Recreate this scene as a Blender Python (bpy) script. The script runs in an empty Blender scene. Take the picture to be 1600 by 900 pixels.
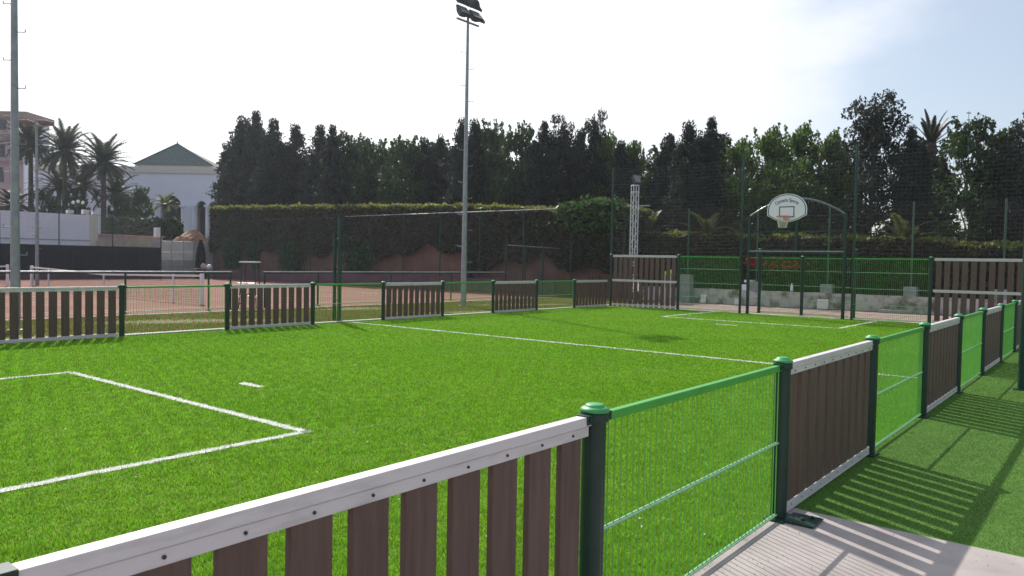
import bpy, math, random
import numpy as np
from mathutils import Vector, Matrix
R = math.radians
C = bpy.context.scene.collection
scn = bpy.context.scene
rng = np.random.default_rng(7)
random.seed(7)

# ------------------------------------------------------------------ camera
CAMZ = 1.75
YAW, PITCH, ROLL, F = 0.6766, -0.0343, 0.0185, 1189.2
_f = np.array([math.cos(PITCH)*math.cos(YAW), math.cos(PITCH)*math.sin(YAW), math.sin(PITCH)])
_r = np.cross(_f, [0, 0, 1]); _r /= np.linalg.norm(_r); _u = np.cross(_r, _f)
RT = math.cos(ROLL)*_r + math.sin(ROLL)*_u
UP = -math.sin(ROLL)*_r + math.cos(ROLL)*_u
cd = bpy.data.cameras.new('camera'); cam = bpy.data.objects.new('camera', cd); C.objects.link(cam)
cam.matrix_world = Matrix(((RT[0], UP[0], -_f[0], 0), (RT[1], UP[1], -_f[1], 0), (RT[2], UP[2], -_f[2], CAMZ), (0, 0, 0, 1)))
cd.sensor_width = 36; cd.lens = F/1600*36; cd.clip_end = 3000; cd.clip_start = 0.05
cd.dof.use_dof = True; cd.dof.focus_distance = 5.5; cd.dof.aperture_fstop = 7
scn.camera = cam
HAZE = .0004

# ------------------------------------------------------------------ sun, sky, exposure
SUN_AZ, SUN_EL = R(63.5), R(41.5)          # azimuth measured from +X towards +Y
sd = bpy.data.lights.new('sun', 'SUN'); sd.energy = 4.6; sd.angle = R(0.6); sd.color = (1, .95, .87)
so = bpy.data.objects.new('sun', sd); C.objects.link(so)
sdir = Vector((math.cos(SUN_EL)*math.cos(SUN_AZ), math.cos(SUN_EL)*math.sin(SUN_AZ), math.sin(SUN_EL)))
so.rotation_euler = sdir.to_track_quat('Z', 'Y').to_euler(); so.location = (10, 30, 40)

W = bpy.data.worlds.new('World'); scn.world = W; W.use_nodes = True
nt = W.node_tree; nt.nodes.clear()
def wn(t, **k):
    n = nt.nodes.new(t)
    for a, b in k.items(): setattr(n, a, b)
    return n
sky = wn('ShaderNodeTexSky', sky_type='NISHITA', sun_disc=False, sun_elevation=SUN_EL,
         sun_rotation=R(90)-SUN_AZ, air_density=1.2, dust_density=.35, ozone_density=1.2)
tc = wn('ShaderNodeTexCoord')
mp = wn('ShaderNodeMapping'); mp.inputs['Scale'].default_value = (1, 1, 2.6); mp.inputs['Location'].default_value = (2.1, .35, .6)
nz = wn('ShaderNodeTexNoise'); nz.inputs['Scale'].default_value = 1.9; nz.inputs['Detail'].default_value = 7; nz.inputs['Roughness'].default_value = .52
dt = wn('ShaderNodeVectorMath', operation='DOT_PRODUCT')
dt.inputs[1].default_value = (0.86, -0.45, 0.24)      # clearer sky on this side
ds = wn('ShaderNodeVectorMath', operation='DOT_PRODUCT'); ds.inputs[1].default_value = (math.cos(SUN_AZ), math.sin(SUN_AZ), .35)   # bright veil round the sun
mr = wn('ShaderNodeMapRange'); mr.inputs[1].default_value = .35; mr.inputs[2].default_value = 1.0; mr.inputs[3].default_value = 0; mr.inputs[4].default_value = .74
sb = wn('ShaderNodeMath', operation='SUBTRACT')
rm = wn('ShaderNodeMapRange'); rm.interpolation_type = 'SMOOTHSTEP'
rm.inputs[1].default_value = -.06; rm.inputs[2].default_value = .14; rm.inputs[3].default_value = .42; rm.inputs[4].default_value = 1.0
cm = wn('ShaderNodeMix', data_type='RGBA')
cb = wn('ShaderNodeMapRange'); cb.inputs[1].default_value = -.6; cb.inputs[2].default_value = 1.05; cb.inputs[3].default_value = 0; cb.inputs[4].default_value = 1
pw = wn('ShaderNodeMath', operation='POWER'); pw.inputs[1].default_value = 2.6; pr = wn('ShaderNodeMath', operation='MULTIPLY_ADD'); pr.inputs[1].default_value = 6.4; pr.inputs[2].default_value = 5.8
kr = wn('ShaderNodeMath', operation='MULTIPLY_ADD'); kr.inputs[1].default_value = .32; kr.inputs[2].default_value = .68
kg = wn('ShaderNodeMath', operation='MULTIPLY_ADD'); kg.inputs[1].default_value = .22; kg.inputs[2].default_value = .78
cc = wn('ShaderNodeCombineColor')
m1 = wn('ShaderNodeMath', operation='MULTIPLY'); m1.inputs[1].default_value = .92
bg = wn('ShaderNodeBackground'); bg.inputs['Strength'].default_value = .105
out = wn('ShaderNodeOutputWorld')
L_ = nt.links.new
L_(tc.outputs['Generated'], mp.inputs['Vector']); L_(mp.outputs[0], nz.inputs['Vector'])
L_(tc.outputs['Generated'], dt.inputs[0]); L_(dt.outputs['Value'], mr.inputs[0])
L_(nz.outputs[0], sb.inputs[0]); L_(mr.outputs[0], sb.inputs[1]); L_(sb.outputs[0], rm.inputs[0])
L_(tc.outputs['Generated'], ds.inputs[0]); L_(ds.outputs['Value'], cb.inputs[0]); L_(cb.outputs[0], pw.inputs[0]); L_(pw.outputs[0], pr.inputs[0]); L_(pw.outputs[0], kr.inputs[0]); L_(pw.outputs[0], kg.inputs[0])
m2 = wn('ShaderNodeMath', operation='MULTIPLY'); L_(pr.outputs[0], m2.inputs[0]); L_(kr.outputs[0], m2.inputs[1]); L_(pr.outputs[0], m1.inputs[0]); L_(kg.outputs[0], m1.inputs[1])
L_(m2.outputs[0], cc.inputs[0]); L_(m1.outputs[0], cc.inputs[1]); L_(pr.outputs[0], cc.inputs[2])
L_(rm.outputs[0], cm.inputs[0]); L_(sky.outputs[0], cm.inputs[6]); L_(cc.outputs[0], cm.inputs[7])
L_(cm.outputs[2], bg.inputs[0]); L_(bg.outputs[0], out.inputs[0])

scn.render.engine = 'CYCLES'
scn.view_settings.view_transform = 'Standard'; scn.view_settings.look = 'None'
scn.view_settings.exposure = 0.12; scn.view_settings.gamma = 1
scn.cycles.max_bounces = 6; scn.cycles.transparent_max_bounces = 12
scn.cycles.diffuse_bounces = 3; scn.cycles.glossy_bounces = 2; scn.cycles.transmission_bounces = 4

# ------------------------------------------------------------------ placing helpers (pixel of the 1600x900 photo -> world point on a real plane)
def ray(x, y): return _f + RT*(x-800)/F - UP*(y-450)/F
O = np.array([0, 0, CAMZ])
def onz(x, y, h=0): d = ray(x, y); return O + d*(h-CAMZ)/d[2]
def onx(x, y, v): d = ray(x, y); return O + d*v/d[0]
def ony(x, y, v): d = ray(x, y); return O + d*v/d[1]
def dep(x, y, v): return O + ray(x, y)*v

# ------------------------------------------------------------------ materials
def mat(name, col, rough=.6, metal=0, var=.15, scale=6, bump=0, bscale=None, col2=None, transl=0, spec=.5, tint=0, stretch=None, thr=None):
    m = bpy.data.materials.new(name); m.use_nodes = True
    n = m.node_tree.nodes; l = m.node_tree.links
    b = n['Principled BSDF']; o = n['Material Output']
    b.inputs['Roughness'].default_value = rough; b.inputs['Metallic'].default_value = metal
    b.inputs['Specular IOR Level'].default_value = spec
    t = n.new('ShaderNodeTexCoord'); mp = n.new('ShaderNodeMapping'); l.new(t.outputs['Object'], mp.inputs[0])
    if stretch: mp.inputs['Scale'].default_value = stretch
    nz = n.new('ShaderNodeTexNoise'); nz.inputs['Scale'].default_value = scale; nz.inputs['Detail'].default_value = 6; nz.inputs['Roughness'].default_value = .6
    l.new(mp.outputs[0], nz.inputs['Vector'])
    r = n.new('ShaderNodeMapRange'); lo, hi = thr or (.3, .7)
    r.inputs[1].default_value = lo; r.inputs[2].default_value = hi
    l.new(nz.outputs[0], r.inputs[0])
    mx = n.new('ShaderNodeMix'); mx.data_type = 'RGBA'
    c1 = [max(0, c*(1-var)) for c in col]; c2 = [min(1, c*(1+var)) for c in (col if col2 is None else col2)]
    if col2 is not None: c1 = list(col); c2 = list(col2)
    mx.inputs[6].default_value = (*c1, 1); mx.inputs[7].default_value = (*c2, 1)
    l.new(r.outputs[0], mx.inputs[0])
    last = mx.outputs[2]
    if tint:
        a = n.new('ShaderNodeAttribute'); a.attribute_name = 'tint'
        hs = n.new('ShaderNodeHueSaturation')
        v = n.new('ShaderNodeMapRange'); v.inputs[3].default_value = 1-tint; v.inputs[4].default_value = 1+tint; l.new(a.outputs['Fac'], v.inputs[0])
        h = n.new('ShaderNodeMapRange'); h.inputs[3].default_value = .475; h.inputs[4].default_value = .515; l.new(a.outputs['Fac'], h.inputs[0])
        l.new(v.outputs[0], hs.inputs['Value']); l.new(h.outputs[0], hs.inputs['Hue']); l.new(last, hs.inputs['Color']); last = hs.outputs[0]
    l.new(last, b.inputs['Base Color'])
    if bump:
        nb = n.new('ShaderNodeTexNoise'); nb.inputs['Scale'].default_value = bscale or scale*6; nb.inputs['Detail'].default_value = 5
        l.new(mp.outputs[0], nb.inputs['Vector'])
        bp = n.new('ShaderNodeBump'); bp.inputs['Strength'].default_value = min(1, bump*10); bp.inputs['Distance'].default_value = bump
        l.new(nb.outputs[0], bp.inputs['Height']); l.new(bp.outputs[0], b.inputs['Normal'])
    if transl:
        tr = n.new('ShaderNodeBsdfTranslucent'); l.new(last, tr.inputs[0])
        ms = n.new('ShaderNodeMixShader'); ms.inputs[0].default_value = transl
        l.new(b.outputs[0], ms.inputs[1]); l.new(tr.outputs[0], ms.inputs[2]); l.new(ms.outputs[0], o.inputs[0])
    return m
M = {}
M['turf'] = mat('turf', (.115, .20, .014), .8, col2=(.15, .245, .020), scale=.35, bump=.02, bscale=60, spec=.1)
M['blade'] = mat('turf_blade', (.172, .385, .022), .55, transl=.45, tint=.55, col2=(.22, .43, .030), scale=.45, spec=.25)
M['seam'] = mat('seam_fibre', (.30, .48, .14), .6, transl=.4, tint=.3)
M['seam_dark'] = mat('infill', (.06, .075, .035), .8, tint=.5)
M['turf_out'] = mat('turf_outside', (.105, .205, .045), .8, var=.12, scale=.9, bump=.006, bscale=60, spec=.1)
M['blade_out'] = mat('turf_outside_blade', (.135, .27, .055), .6, transl=.5, tint=.15, spec=.1)
M['line'] = mat('line_fibre', (.84, .84, .79), .7, var=.08, scale=20, transl=.3)
M['concrete'] = mat('concrete', (.27, .235, .22), .85, col2=(.43, .38, .355), scale=2.2, bump=.004, bscale=120, thr=(.22, .66))
M['kerb'] = mat('kerb_concrete', (.50, .46, .40), .85, var=.18, scale=5, bump=.003, bscale=60)
M['clay'] = mat('clay', (.185, .078, .052), .9, col2=(.225, .10, .068), scale=.5, bump=.004, bscale=25, spec=.2)
M['clayline'] = mat('court_line', (.66, .60, .56), .8, var=.1)
M['lawn'] = mat('lawn', (.13, .14, .03), .9, col2=(.20, .135, .085), scale=1.1, bump=.02, bscale=18, spec=.2, thr=(.42, .6))
M['lawnblade'] = mat('lawn_blade', (.17, .21, .035), .6, transl=.4, tint=.5, col2=(.22, .19, .06), scale=.6)
M['earth'] = mat('earth', (.22, .16, .11), .95, var=.25, scale=.4, bump=.02, bscale=8)
M['mound'] = mat('dug_earth', (.30, .17, .10), .95, var=.3, scale=2.5, bump=.08, bscale=6)
M['track'] = mat('track_surface', (.43, .31, .27), .85, var=.14, scale=4, bump=.003, bscale=70)
M['risershade'] = mat('riser_shade', (.10, .045, .036), .85, var=.2, scale=4)
M['wood'] = mat('composite_slat', (.090, .052, .039), .62, col2=(.145, .090, .070), scale=5, bump=.0015, bscale=60, stretch=(6, 6, .5))
M['alu'] = mat('aluminium_rail', (.68, .635, .63), .45, metal=.1, col2=(.52, .49, .47), scale=5, stretch=(.8, 4, 4), thr=(.50, .74))
M['screw'] = mat('screw_head', (.07, .055, .05), .5, metal=.6)
M['post'] = mat('post_paint', (.006, .032, .020), .42, col2=(.012, .046, .032), scale=9, thr=(.45, .75), bump=.0006, bscale=50)
M['pole'] = mat('pole_paint', (.006, .042, .028), .34, var=.25, scale=3)
M['cap'] = mat('cap_paint', (.035, .30, .065), .45, col2=(.06, .38, .11), scale=14, thr=(.4, .7), bump=.0008, bscale=60)
M['green'] = mat('mesh_rail_paint', (.065, .37, .05), .38, var=.1)
M['greenwire'] = mat('mesh_wire_paint', (.15, .46, .07), .42, var=.15)
M['greenbar'] = mat('bar_paint', (.24, .46, .26), .4, var=.08)
M['galv'] = mat('grey_metal_and_sky_sheen', (.30, .32, .325), .45, metal=.45, var=.2, scale=5)
M['lampbody'] = mat('lamp_housing', (.045, .055, .06), .5, var=.3)
M['glass'] = mat('lamp_glass', (.20, .22, .21), .12, var=.2)
M['white'] = mat('white_paint', (.74, .73, .72), .5, var=.05)
M['truss'] = mat('truss_aluminium', (.62, .63, .64), .4, metal=.3, var=.06)
M['navy'] = mat('navy_print', (.05, .06, .13), .5, var=.05)
M['board'] = mat('backboard_white', (.86, .86, .88), .4, var=.03)
M['hoop'] = mat('hoop_paint', (.60, .09, .045), .4)
M['cord'] = mat('net_cord', (.62, .58, .48), .8)
M['ballnet'] = mat('ball_netting', (.02, .035, .03), .8)
M['wire'] = mat('fence_wire', (.035, .055, .042), .6)
M['screen'] = mat('windscreen_fabric', (.012, .014, .020), .85, var=.35, scale=1.2, bump=.02, bscale=2)
M['mauve'] = mat('mauve_wall', (.115, .065, .075), .85, var=.25, scale=1.5)
M['pinkwall'] = mat('pink_render', (.20, .112, .084), .9, var=.28, scale=.9, bump=.006)
M['conc_old'] = mat('old_whitewash', (.50, .47, .44), .9, col2=(.15, .12, .095), scale=1.7, bump=.02, bscale=9, thr=(.47, .64))
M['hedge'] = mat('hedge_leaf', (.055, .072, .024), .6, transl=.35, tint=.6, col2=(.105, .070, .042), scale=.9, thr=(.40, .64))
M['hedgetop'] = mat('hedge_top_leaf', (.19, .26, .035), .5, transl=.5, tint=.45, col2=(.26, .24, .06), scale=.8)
M['creeper'] = mat('creeper_leaf', (.05, .13, .03), .5, transl=.4, tint=.5)
M['blocker_core'] = mat('hedge_core', (.035, .026, .018), .95, var=.3, scale=4)
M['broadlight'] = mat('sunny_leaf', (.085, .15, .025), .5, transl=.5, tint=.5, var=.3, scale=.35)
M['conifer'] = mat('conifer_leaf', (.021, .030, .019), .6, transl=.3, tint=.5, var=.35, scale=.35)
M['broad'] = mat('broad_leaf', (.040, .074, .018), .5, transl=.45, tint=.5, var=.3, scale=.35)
M['bark'] = mat('bark', (.075, .058, .045), .95, var=.35, scale=6, bump=.02, bscale=14)
M['palm'] = mat('palm_leaf', (.075, .098, .055), .5, transl=.35, tint=.4)
M['palmlight'] = mat('young_palm_leaf', (.15, .21, .06), .5, transl=.45, tint=.35)
M['palmtrunk'] = mat('palm_trunk', (.085, .060, .045), .95, var=.4, scale=5, bump=.05, bscale=9)
M['bwhite'] = mat('white_render', (.70, .74, .83), .85, var=.04, scale=.6)
M['bcream'] = mat('cream_cornice', (.60, .57, .50), .8, var=.06)
M['wallwhite'] = mat('whitewashed_wall', (.78, .77, .84), .85, var=.07, scale=.7)
M['wallside'] = mat('sunlit_wall_end', (.62, .59, .48), .85, var=.06, scale=.7)
M['pinkb'] = mat('pink_facade', (.38, .28, .28), .85, var=.08, scale=.6)
M['brownb'] = mat('brown_cornice', (.26, .19, .175), .85, var=.1)
M['window'] = mat('window_glass', (.02, .022, .03), .12, var=.3)
M['dark'] = mat('dark_opening', (.014, .012, .016), .7, var=.3)
M['flower'] = mat('orange_flower', (.55, .12, .03), .6, transl=.3, tint=.3)
M['yellow'] = mat('yellow_green_plastic', (.50, .68, .06), .4, var=.05)
M['blue'] = mat('blue_print', (.10, .22, .42), .45, var=.1)
M['maroon'] = mat('maroon_base', (.10, .04, .06), .7)
M['sand'] = mat('sandy_masonry', (.42, .35, .27), .9, var=.25, scale=1.4, bump=.02, bscale=7)
M['conc_grey'] = mat('grey_masonry', (.42, .40, .38), .9, var=.2, scale=1.2, bump=.01)
M['pinkslab'] = mat('pink_slab', (.46, .33, .31), .9, var=.2, scale=1.2)
M['grey'] = mat('grey_cabinet', (.25, .26, .25), .7, var=.25, scale=3)
M['chip'] = mat('pale_scrap', (.7, .69, .62), .7)
# green glazed roof tiles with bright speckle
m = mat('green_tiles', (.085, .115, .10), .75, col2=(.22, .27, .25), scale=7, thr=(.55, .68), spec=.2); M['tiles'] = m

# ------------------------------------------------------------------ mesh helpers
class MB:
    def __init__(s): s.v = []; s.f = []; s.m = []; s.n = 0
    def add(s, V, Fs, mi=0):
        s.v.extend([tuple(map(float, p)) for p in V]); s.f.extend([tuple(i+s.n for i in f) for f in Fs]); s.m.extend([mi]*len(Fs)); s.n += len(V)
    def box(s, x0, x1, y0, y1, z0, z1, mi=0):
        V = [(x, y, z) for z in (z0, z1) for y in (y0, y1) for x in (x0, x1)]
        s.add(V, [(0, 2, 3, 1), (4, 5, 7, 6), (0, 1, 5, 4), (2, 6, 7, 3), (0, 4, 6, 2), (1, 3, 7, 5)], mi)
    def obox(s, c, ax, ay, az, mi=0):   # centre + half axes
        c = np.array(c, float); ax, ay, az = map(lambda q: np.array(q, float), (ax, ay, az))
        V = [c+a*ax+b*ay+d*az for d in (-1, 1) for b in (-1, 1) for a in (-1, 1)]
        s.add(V, [(0, 2, 3, 1), (4, 5, 7, 6), (0, 1, 5, 4), (2, 6, 7, 3), (0, 4, 6, 2), (1, 3, 7, 5)], mi)
    def tube(s, p, q, r0, r1=None, n=8, mi=0, cap=True):
        r1 = r0 if r1 is None else r1
        p = np.array(p, float); q = np.array(q, float); d = q-p; d /= np.linalg.norm(d)+1e-12
        a = np.cross(d, [0, 0, 1] if abs(d[2]) < .9 else [1, 0, 0]); a /= np.linalg.norm(a); b = np.cross(d, a)
        V = []
        for c, r in ((p, r0), (q, r1)):
            for i in range(n): t = 2*math.pi*i/n; V.append(c+a*r*math.cos(t)+b*r*math.sin(t))
        Fs = [(i, (i+1) % n, n+(i+1) % n, n+i) for i in range(n)]
        if cap: Fs += [tuple(range(n))[::-1], tuple(range(n, 2*n))]
        s.add(V, Fs, mi)
    def path(s, pts, rad, n=8, mi=0):
        for i in range(len(pts)-1):
            ra = rad if not hasattr(rad, '__len__') else rad[i]; rb = rad if not hasattr(rad, '__len__') else rad[i+1]
            s.tube(pts[i], pts[i+1], ra, rb, n, mi)
    def sweep(s, pts, rad, n=12, mi=0):
        P = np.array(pts, float); V = []; N = len(P)
        for i in range(N):
            d = P[min(i+1, N-1)]-P[max(i-1, 0)]; d /= np.linalg.norm(d); a = np.cross(d, [1, 0, 0]); a /= np.linalg.norm(a); b = np.cross(d, a)
            for k in range(n): t = 2*math.pi*k/n; V.append(P[i]+rad*(a*math.cos(t)+b*math.sin(t)))
        s.add(V, [(i*n+k, i*n+(k+1) % n, (i+1)*n+(k+1) % n, (i+1)*n+k) for i in range(N-1) for k in range(n)], mi)
    def lathe(s, prof, n=24, c=(0, 0), mi=0, rib=None):
        V = []
        for r, z in prof:
            for i in range(n):
                t = 2*math.pi*i/n; k = r*(rib(t) if rib else 1)
                V.append((c[0]+k*math.cos(t), c[1]+k*math.sin(t), z))
        Fs = []
        for j in range(len(prof)-1):
            for i in range(n): Fs.append((j*n+i, j*n+(i+1) % n, (j+1)*n+(i+1) % n, (j+1)*n+i))
        Fs += [tuple(range(n))[::-1], tuple(range((len(prof)-1)*n, len(prof)*n))]
        s.add(V, Fs, mi)
    def mesh(s, name, mats, smooth=False):
        me = bpy.data.meshes.new(name); me.from_pydata(s.v, [], s.f)
        for m in (mats if isinstance(mats, (list, tuple)) else [mats]): me.materials.append(m)
        me.polygons.foreach_set('material_index', s.m)
        if smooth: me.polygons.foreach_set('use_smooth', [True]*len(s.f))
        me.update(); return me
def ob(name, me, parent=None, loc=(0, 0, 0), rot=(0, 0, 0), scl=(1, 1, 1), bevel=0):
    o = bpy.data.objects.new(name, me); C.objects.link(o); o.parent = parent
    o.location = loc; o.rotation_euler = rot; o.scale = scl
    if bevel:
        b = o.modifiers.new('bevel', 'BEVEL'); b.width = bevel; b.segments = 2; b.limit_method = 'ANGLE'
    return o
def tag(o, label, cat, group=None):
    o['label'] = label; o['category'] = cat
    if group: o['group'] = group
    return o
def thing(name, label, cat, loc=(0, 0, 0), rz=0, group=None, scl=(1, 1, 1)):
    return tag(ob(name, None, None, loc, (0, 0, rz), scl), label, cat, group)
def struct(name, me, kind='structure', **k):
    o = ob(name, me, None, **k); o['kind'] = kind; return o
def poly_mesh(name, V, F, m, tint=None):
    """fast numpy mesh: V (n,3), F (k,3 or 4)"""
    me = bpy.data.meshes.new(name); V = np.asarray(V, np.float32); F_ = np.asarray(F, np.int32); k = F_.shape[1]
    me.vertices.add(len(V)); me.vertices.foreach_set('co', V.ravel())
    me.loops.add(F_.size); me.loops.foreach_set('vertex_index', F_.ravel())
    me.polygons.add(len(F_)); me.polygons.foreach_set('loop_start', np.arange(0, F_.size, k, dtype=np.int32))
    for q in (m if isinstance(m, (list, tuple)) else [m]): me.materials.append(q)
    if tint is not None:
        a = me.attributes.new('tint', 'FLOAT', 'FACE'); a.data.foreach_set('value', np.asarray(tint, np.float32))
    me.update(calc_edges=True); me.validate(); return me
def leaf_mesh(name, P, size, m, up=0.0, seed=0, aspect=1.6):
    """one small pointed leaf-quad for every point of P"""
    g = np.random.default_rng(seed); n = len(P)
    a = g.normal(size=(n, 3)); a[:, 2] += up; a /= np.linalg.norm(a, axis=1)[:, None]
    b = g.normal(size=(n, 3)); b = np.cross(a, b); b /= np.linalg.norm(b, axis=1)[:, None]+1e-9
    s = (size*g.uniform(.6, 1.4, n))[:, None]
    V = np.empty((n, 4, 3)); V[:, 0] = P-a*s*aspect*.5; V[:, 1] = P+b*s*.5; V[:, 2] = P+a*s*aspect*.5; V[:, 3] = P-b*s*.5
    return poly_mesh(name, V.reshape(-1, 3), np.arange(4*n).reshape(n, 4), m, g.uniform(size=n))
def sheet(x0, x1, y0, y1, z):
    b = MB(); b.add([(x0, y0, z), (x1, y0, z), (x1, y1, z), (x0, y1, z)], [(0, 1, 2, 3)]); return b
SUNV = None

# ================================================================== GROUND
XN, XE, YR, YL = 0.46, 27.2, 1.82, 16.58       # near end, far end, right side, left side of the pitch
struct('ground', sheet(-400, 600, -400, 600, -.02).mesh('ground', M['earth']))
struct('pitch_turf', sheet(XN-.1, XE+1.3, YR+.03, YL+.05, 0.0).mesh('pitch_turf', M['turf']))
b = MB(); b.box(XN-.3, 5.58, YR-.05, YR+.03, -.05, -.001); struct('edge_strip', b.mesh('edge_strip', M['concrete']))
struct('side_turf', sheet(5.58, XE+1, -8, YR+.03, -.006).mesh('side_turf', M['turf_out']))
b = MB(); b.box(-6, 5.58, -8, YR-.05, -.05, -.004); struct('paving', b.mesh('paving', M['concrete']))
struct('lawn', sheet(-20, 33, YL+.32, 22.3, -.010).mesh('lawn', M['lawn']))
struct('clay_court', sheet(-30, 33, 22.3, 57.5, -.012).mesh('clay_court', M['clay']))
b = MB(); b.box(XN-.5, XE+.3, YL+.10, YL+.32, -.05, .03); struct('kerb', b.mesh('kerb', M['kerb']), bevel=.01)
b = MB(); b.box(XE+.10, XE+.32, -1, YL+.08, -.05, .028, 0); o = struct('kerb', b.mesh('kerb', M['kerb']), bevel=.01)
b = MB(); b.box(-20, 30.9, 22.22, 22.36, -.05, .02); struct('kerb', b.mesh('kerb', M['kerb']))
b = sheet(XE+.32, 33.0, -12, 22.0, -.008); struct('running_track', b.mesh('running_track', M['track']))
b = MB()
for x in (28.75, 29.55, 30.35, 31.15): b.add([(x, -12, -.003), (x+.26, -12, -.003), (x+.26, 10.6+11, -.003), (x, 21.6, -.003)], [(0, 1, 2, 3)])
struct('riser_shade_stripes', b.mesh('riser_shade_stripes', M['risershade']))  # flat dark bands painted for the shaded risers of backlit steps
# court lines on the clay
b = MB(); z0 = -.006
def cl(x0, x1, y0, y1): b.add([(x0, y0, z0), (x1, y0, z0), (x1, y1, z0), (x0, y1, z0)], [(0, 1, 2, 3)])
NX = 14.5
for yy in (28.7, 30.1, 38.3, 39.7): cl(NX-11.9, NX+11.9, yy, yy+.05)
for xx in (NX-11.9, NX+11.9): cl(xx, xx+.07, 28.7, 39.75)
for xx in (NX-6.4, NX+6.4): cl(xx, xx+.05, 30.1, 38.3)
cl(NX-6.4, NX+6.4, 34.2, 34.25)
for yy in (23.9, 24.7): cl(-20, 30.5, yy, yy+.05)
struct('court_lines', b.mesh('court_lines', M['clayline']))
# raised terrace behind the courts
b = MB(); b.box(-80, 33.8, 59.2, 170, -1, 2.3); struct('terrace_ground', b.mesh('terrace_ground', M['earth']))

# ------------------------------------------------------------------ painted lines of the pitch (fibres + base strip)
lw = .088
BX, CX, BY, GY, MX = 4.63, 22.97, 12.0, 6.34, 13.55
segs = [((MX, YR+.1), (MX, YL-.05)), ((BX, GY), (BX, BY)), ((XN, GY), (BX, GY)), ((XN, BY), (BX, BY)),
        ((CX, GY), (CX, BY)), ((CX, GY), (XE-.05, GY)), ((CX, BY), (XE-.05, BY)), ((XE, 10.55), (XE, 7.5)),
        ((5.83, 9.02), (5.83, 9.38)), ((21.45, 8.8), (21.45, 9.35))]
b = MB()
def wob(t, s): return .008*math.sin(t*9.1+s)+.006*math.sin(t*23.7+2*s)+.004*math.sin(t*61+s)
for k, (p, q) in enumerate(segs):
    p = np.array(p); q = np.array(q); d = q-p; ln = np.hypot(*d); d /= ln; nn = np.array([-d[1], d[0]])
    N = max(2, int(ln/.04)); w = lw if k < 8 else .11
    V = []
    for i in range(N+1):
        t = ln*i/N - (w/2 if i == 0 else 0) + (w/2 if i == N else 0); c = p+d*t
        for s in (-1, 1):
            e = c+nn*s*(w/2+wob(t, k*3+s)); V.append((e[0], e[1], .010))
    b.add(V, [(2*i, 2*i+1, 2*i+3, 2*i+2) for i in range(N)])
struct('pitch_lines', b.mesh('pitch_lines', M['line']))
def on_line(x, y):
    r = np.zeros(len(x), bool)
    for k, (p, q) in enumerate(segs):
        hw = (lw if k < 8 else .11)/2+.006
        hwv = hw+.008*np.sin((x+y)*31)
        x0, x1 = sorted((p[0], q[0])); y0, y1 = sorted((p[1], q[1]))
        r |= (x > x0-hwv) & (x < x1+hwv) & (y > y0-hwv) & (y < y1+hwv)
    return r

# ------------------------------------------------------------------ turf fibres
def blades(name, x, y, h, w, m, seed, z=0.0, lean=.5):
    g = np.random.default_rng(seed); n = len(x); a = g.uniform(0, 2*np.pi, n); hh = h*g.uniform(.6, 1.35, n)
    la = g.uniform(0, 2*np.pi, n); ll = hh*lean*g.uniform(.1, 1.3, n)
    # combing of the pile: neighbouring fibres lean together in small tufts
    cx = np.sin(x*19+np.sin(y*13)*2)+np.sin(y*31+x*7); cy = np.cos(y*17+np.sin(x*11)*2)+np.sin(x*27-y*9)
    dx = np.cos(a)*w*.5; dy = np.sin(a)*w*.5
    V = np.empty((n, 3, 3)); V[:, 0] = np.c_[x-dx, y-dy, np.full(n, z)]; V[:, 1] = np.c_[x+dx, y+dy, np.full(n, z)]
    V[:, 2] = np.c_[x+np.cos(la)*ll+cx*hh*.25, y+np.sin(la)*ll+cy*hh*.25, z+hh]
    return poly_mesh(name, V.reshape(-1, 3), np.arange(3*n).reshape(n, 3), m, g.uniform(size=n))
def polar(n, r0, r1, a0, a1, x0, x1, y0, y1, seed):
    g = np.random.default_rng(seed); r = r0+(r1-r0)*g.uniform(size=n)**1.35; a = g.uniform(a0, a1, n)
    x = r*np.cos(a); y = r*np.sin(a); k = (x > x0) & (x < x1) & (y > y0) & (y < y1); return x[k], y[k], r[k]
x, y, r_ = polar(2300000, 1.8, 31, R(4), R(84), XN, XE, YR+.03, YL, 1)
k = on_line(x, y)
cl_n = .5+.5*np.sin(x*5.1+2*np.sin(y*3.3))*np.sin(y*4.7+2*np.sin(x*2.9))       # patchy pile height
o = ob('turf_pile', blades('turf_pile', x[~k], y[~k], (.016+.010*cl_n[~k])*(1+.65*np.clip(np.sin(x[~k]*118+4*np.sin(y[~k]*37))*np.sin(y[~k]*131+4*np.sin(x[~k]*41))+.35*np.sin(x[~k]*61)*np.sin(y[~k]*53), -.8, 1)), .0035*np.clip(r_[~k]/3.2, 1, 5), M['blade'], 2)); o['kind'] = 'stuff'
o = ob('line_pile', blades('line_pile', x[k], y[k], .022, .005*np.maximum(1, r_[k]/3.2), M['line'], 3)); o['kind'] = 'stuff'
x, y, r_ = polar(1500000, 4.5, 27, R(-16), R(22), 5.60, XE, -8, YR+.02, 4)
o = ob('side_turf_pile', blades('side_turf_pile', x, y, .007, .0026*np.maximum(1, r_/4), M['blade_out'], 5, z=-.006)); o['kind'] = 'stuff'
g = np.random.default_rng(11); n = 120000; x = g.uniform(2, 33, n); y = g.uniform(YL+.35, 22.2, n)
pat = np.sin(x*.9+2*np.sin(y*.7))+np.sin(y*1.9+x*.5)+g.normal(0, .5, n); k = pat > -.9; x, y = x[k], y[k]
o = ob('lawn_grass', blades('lawn_grass', x, y, .05, .022, M['lawnblade'], 12, z=-.01)); o['kind'] = 'stuff'
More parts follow.
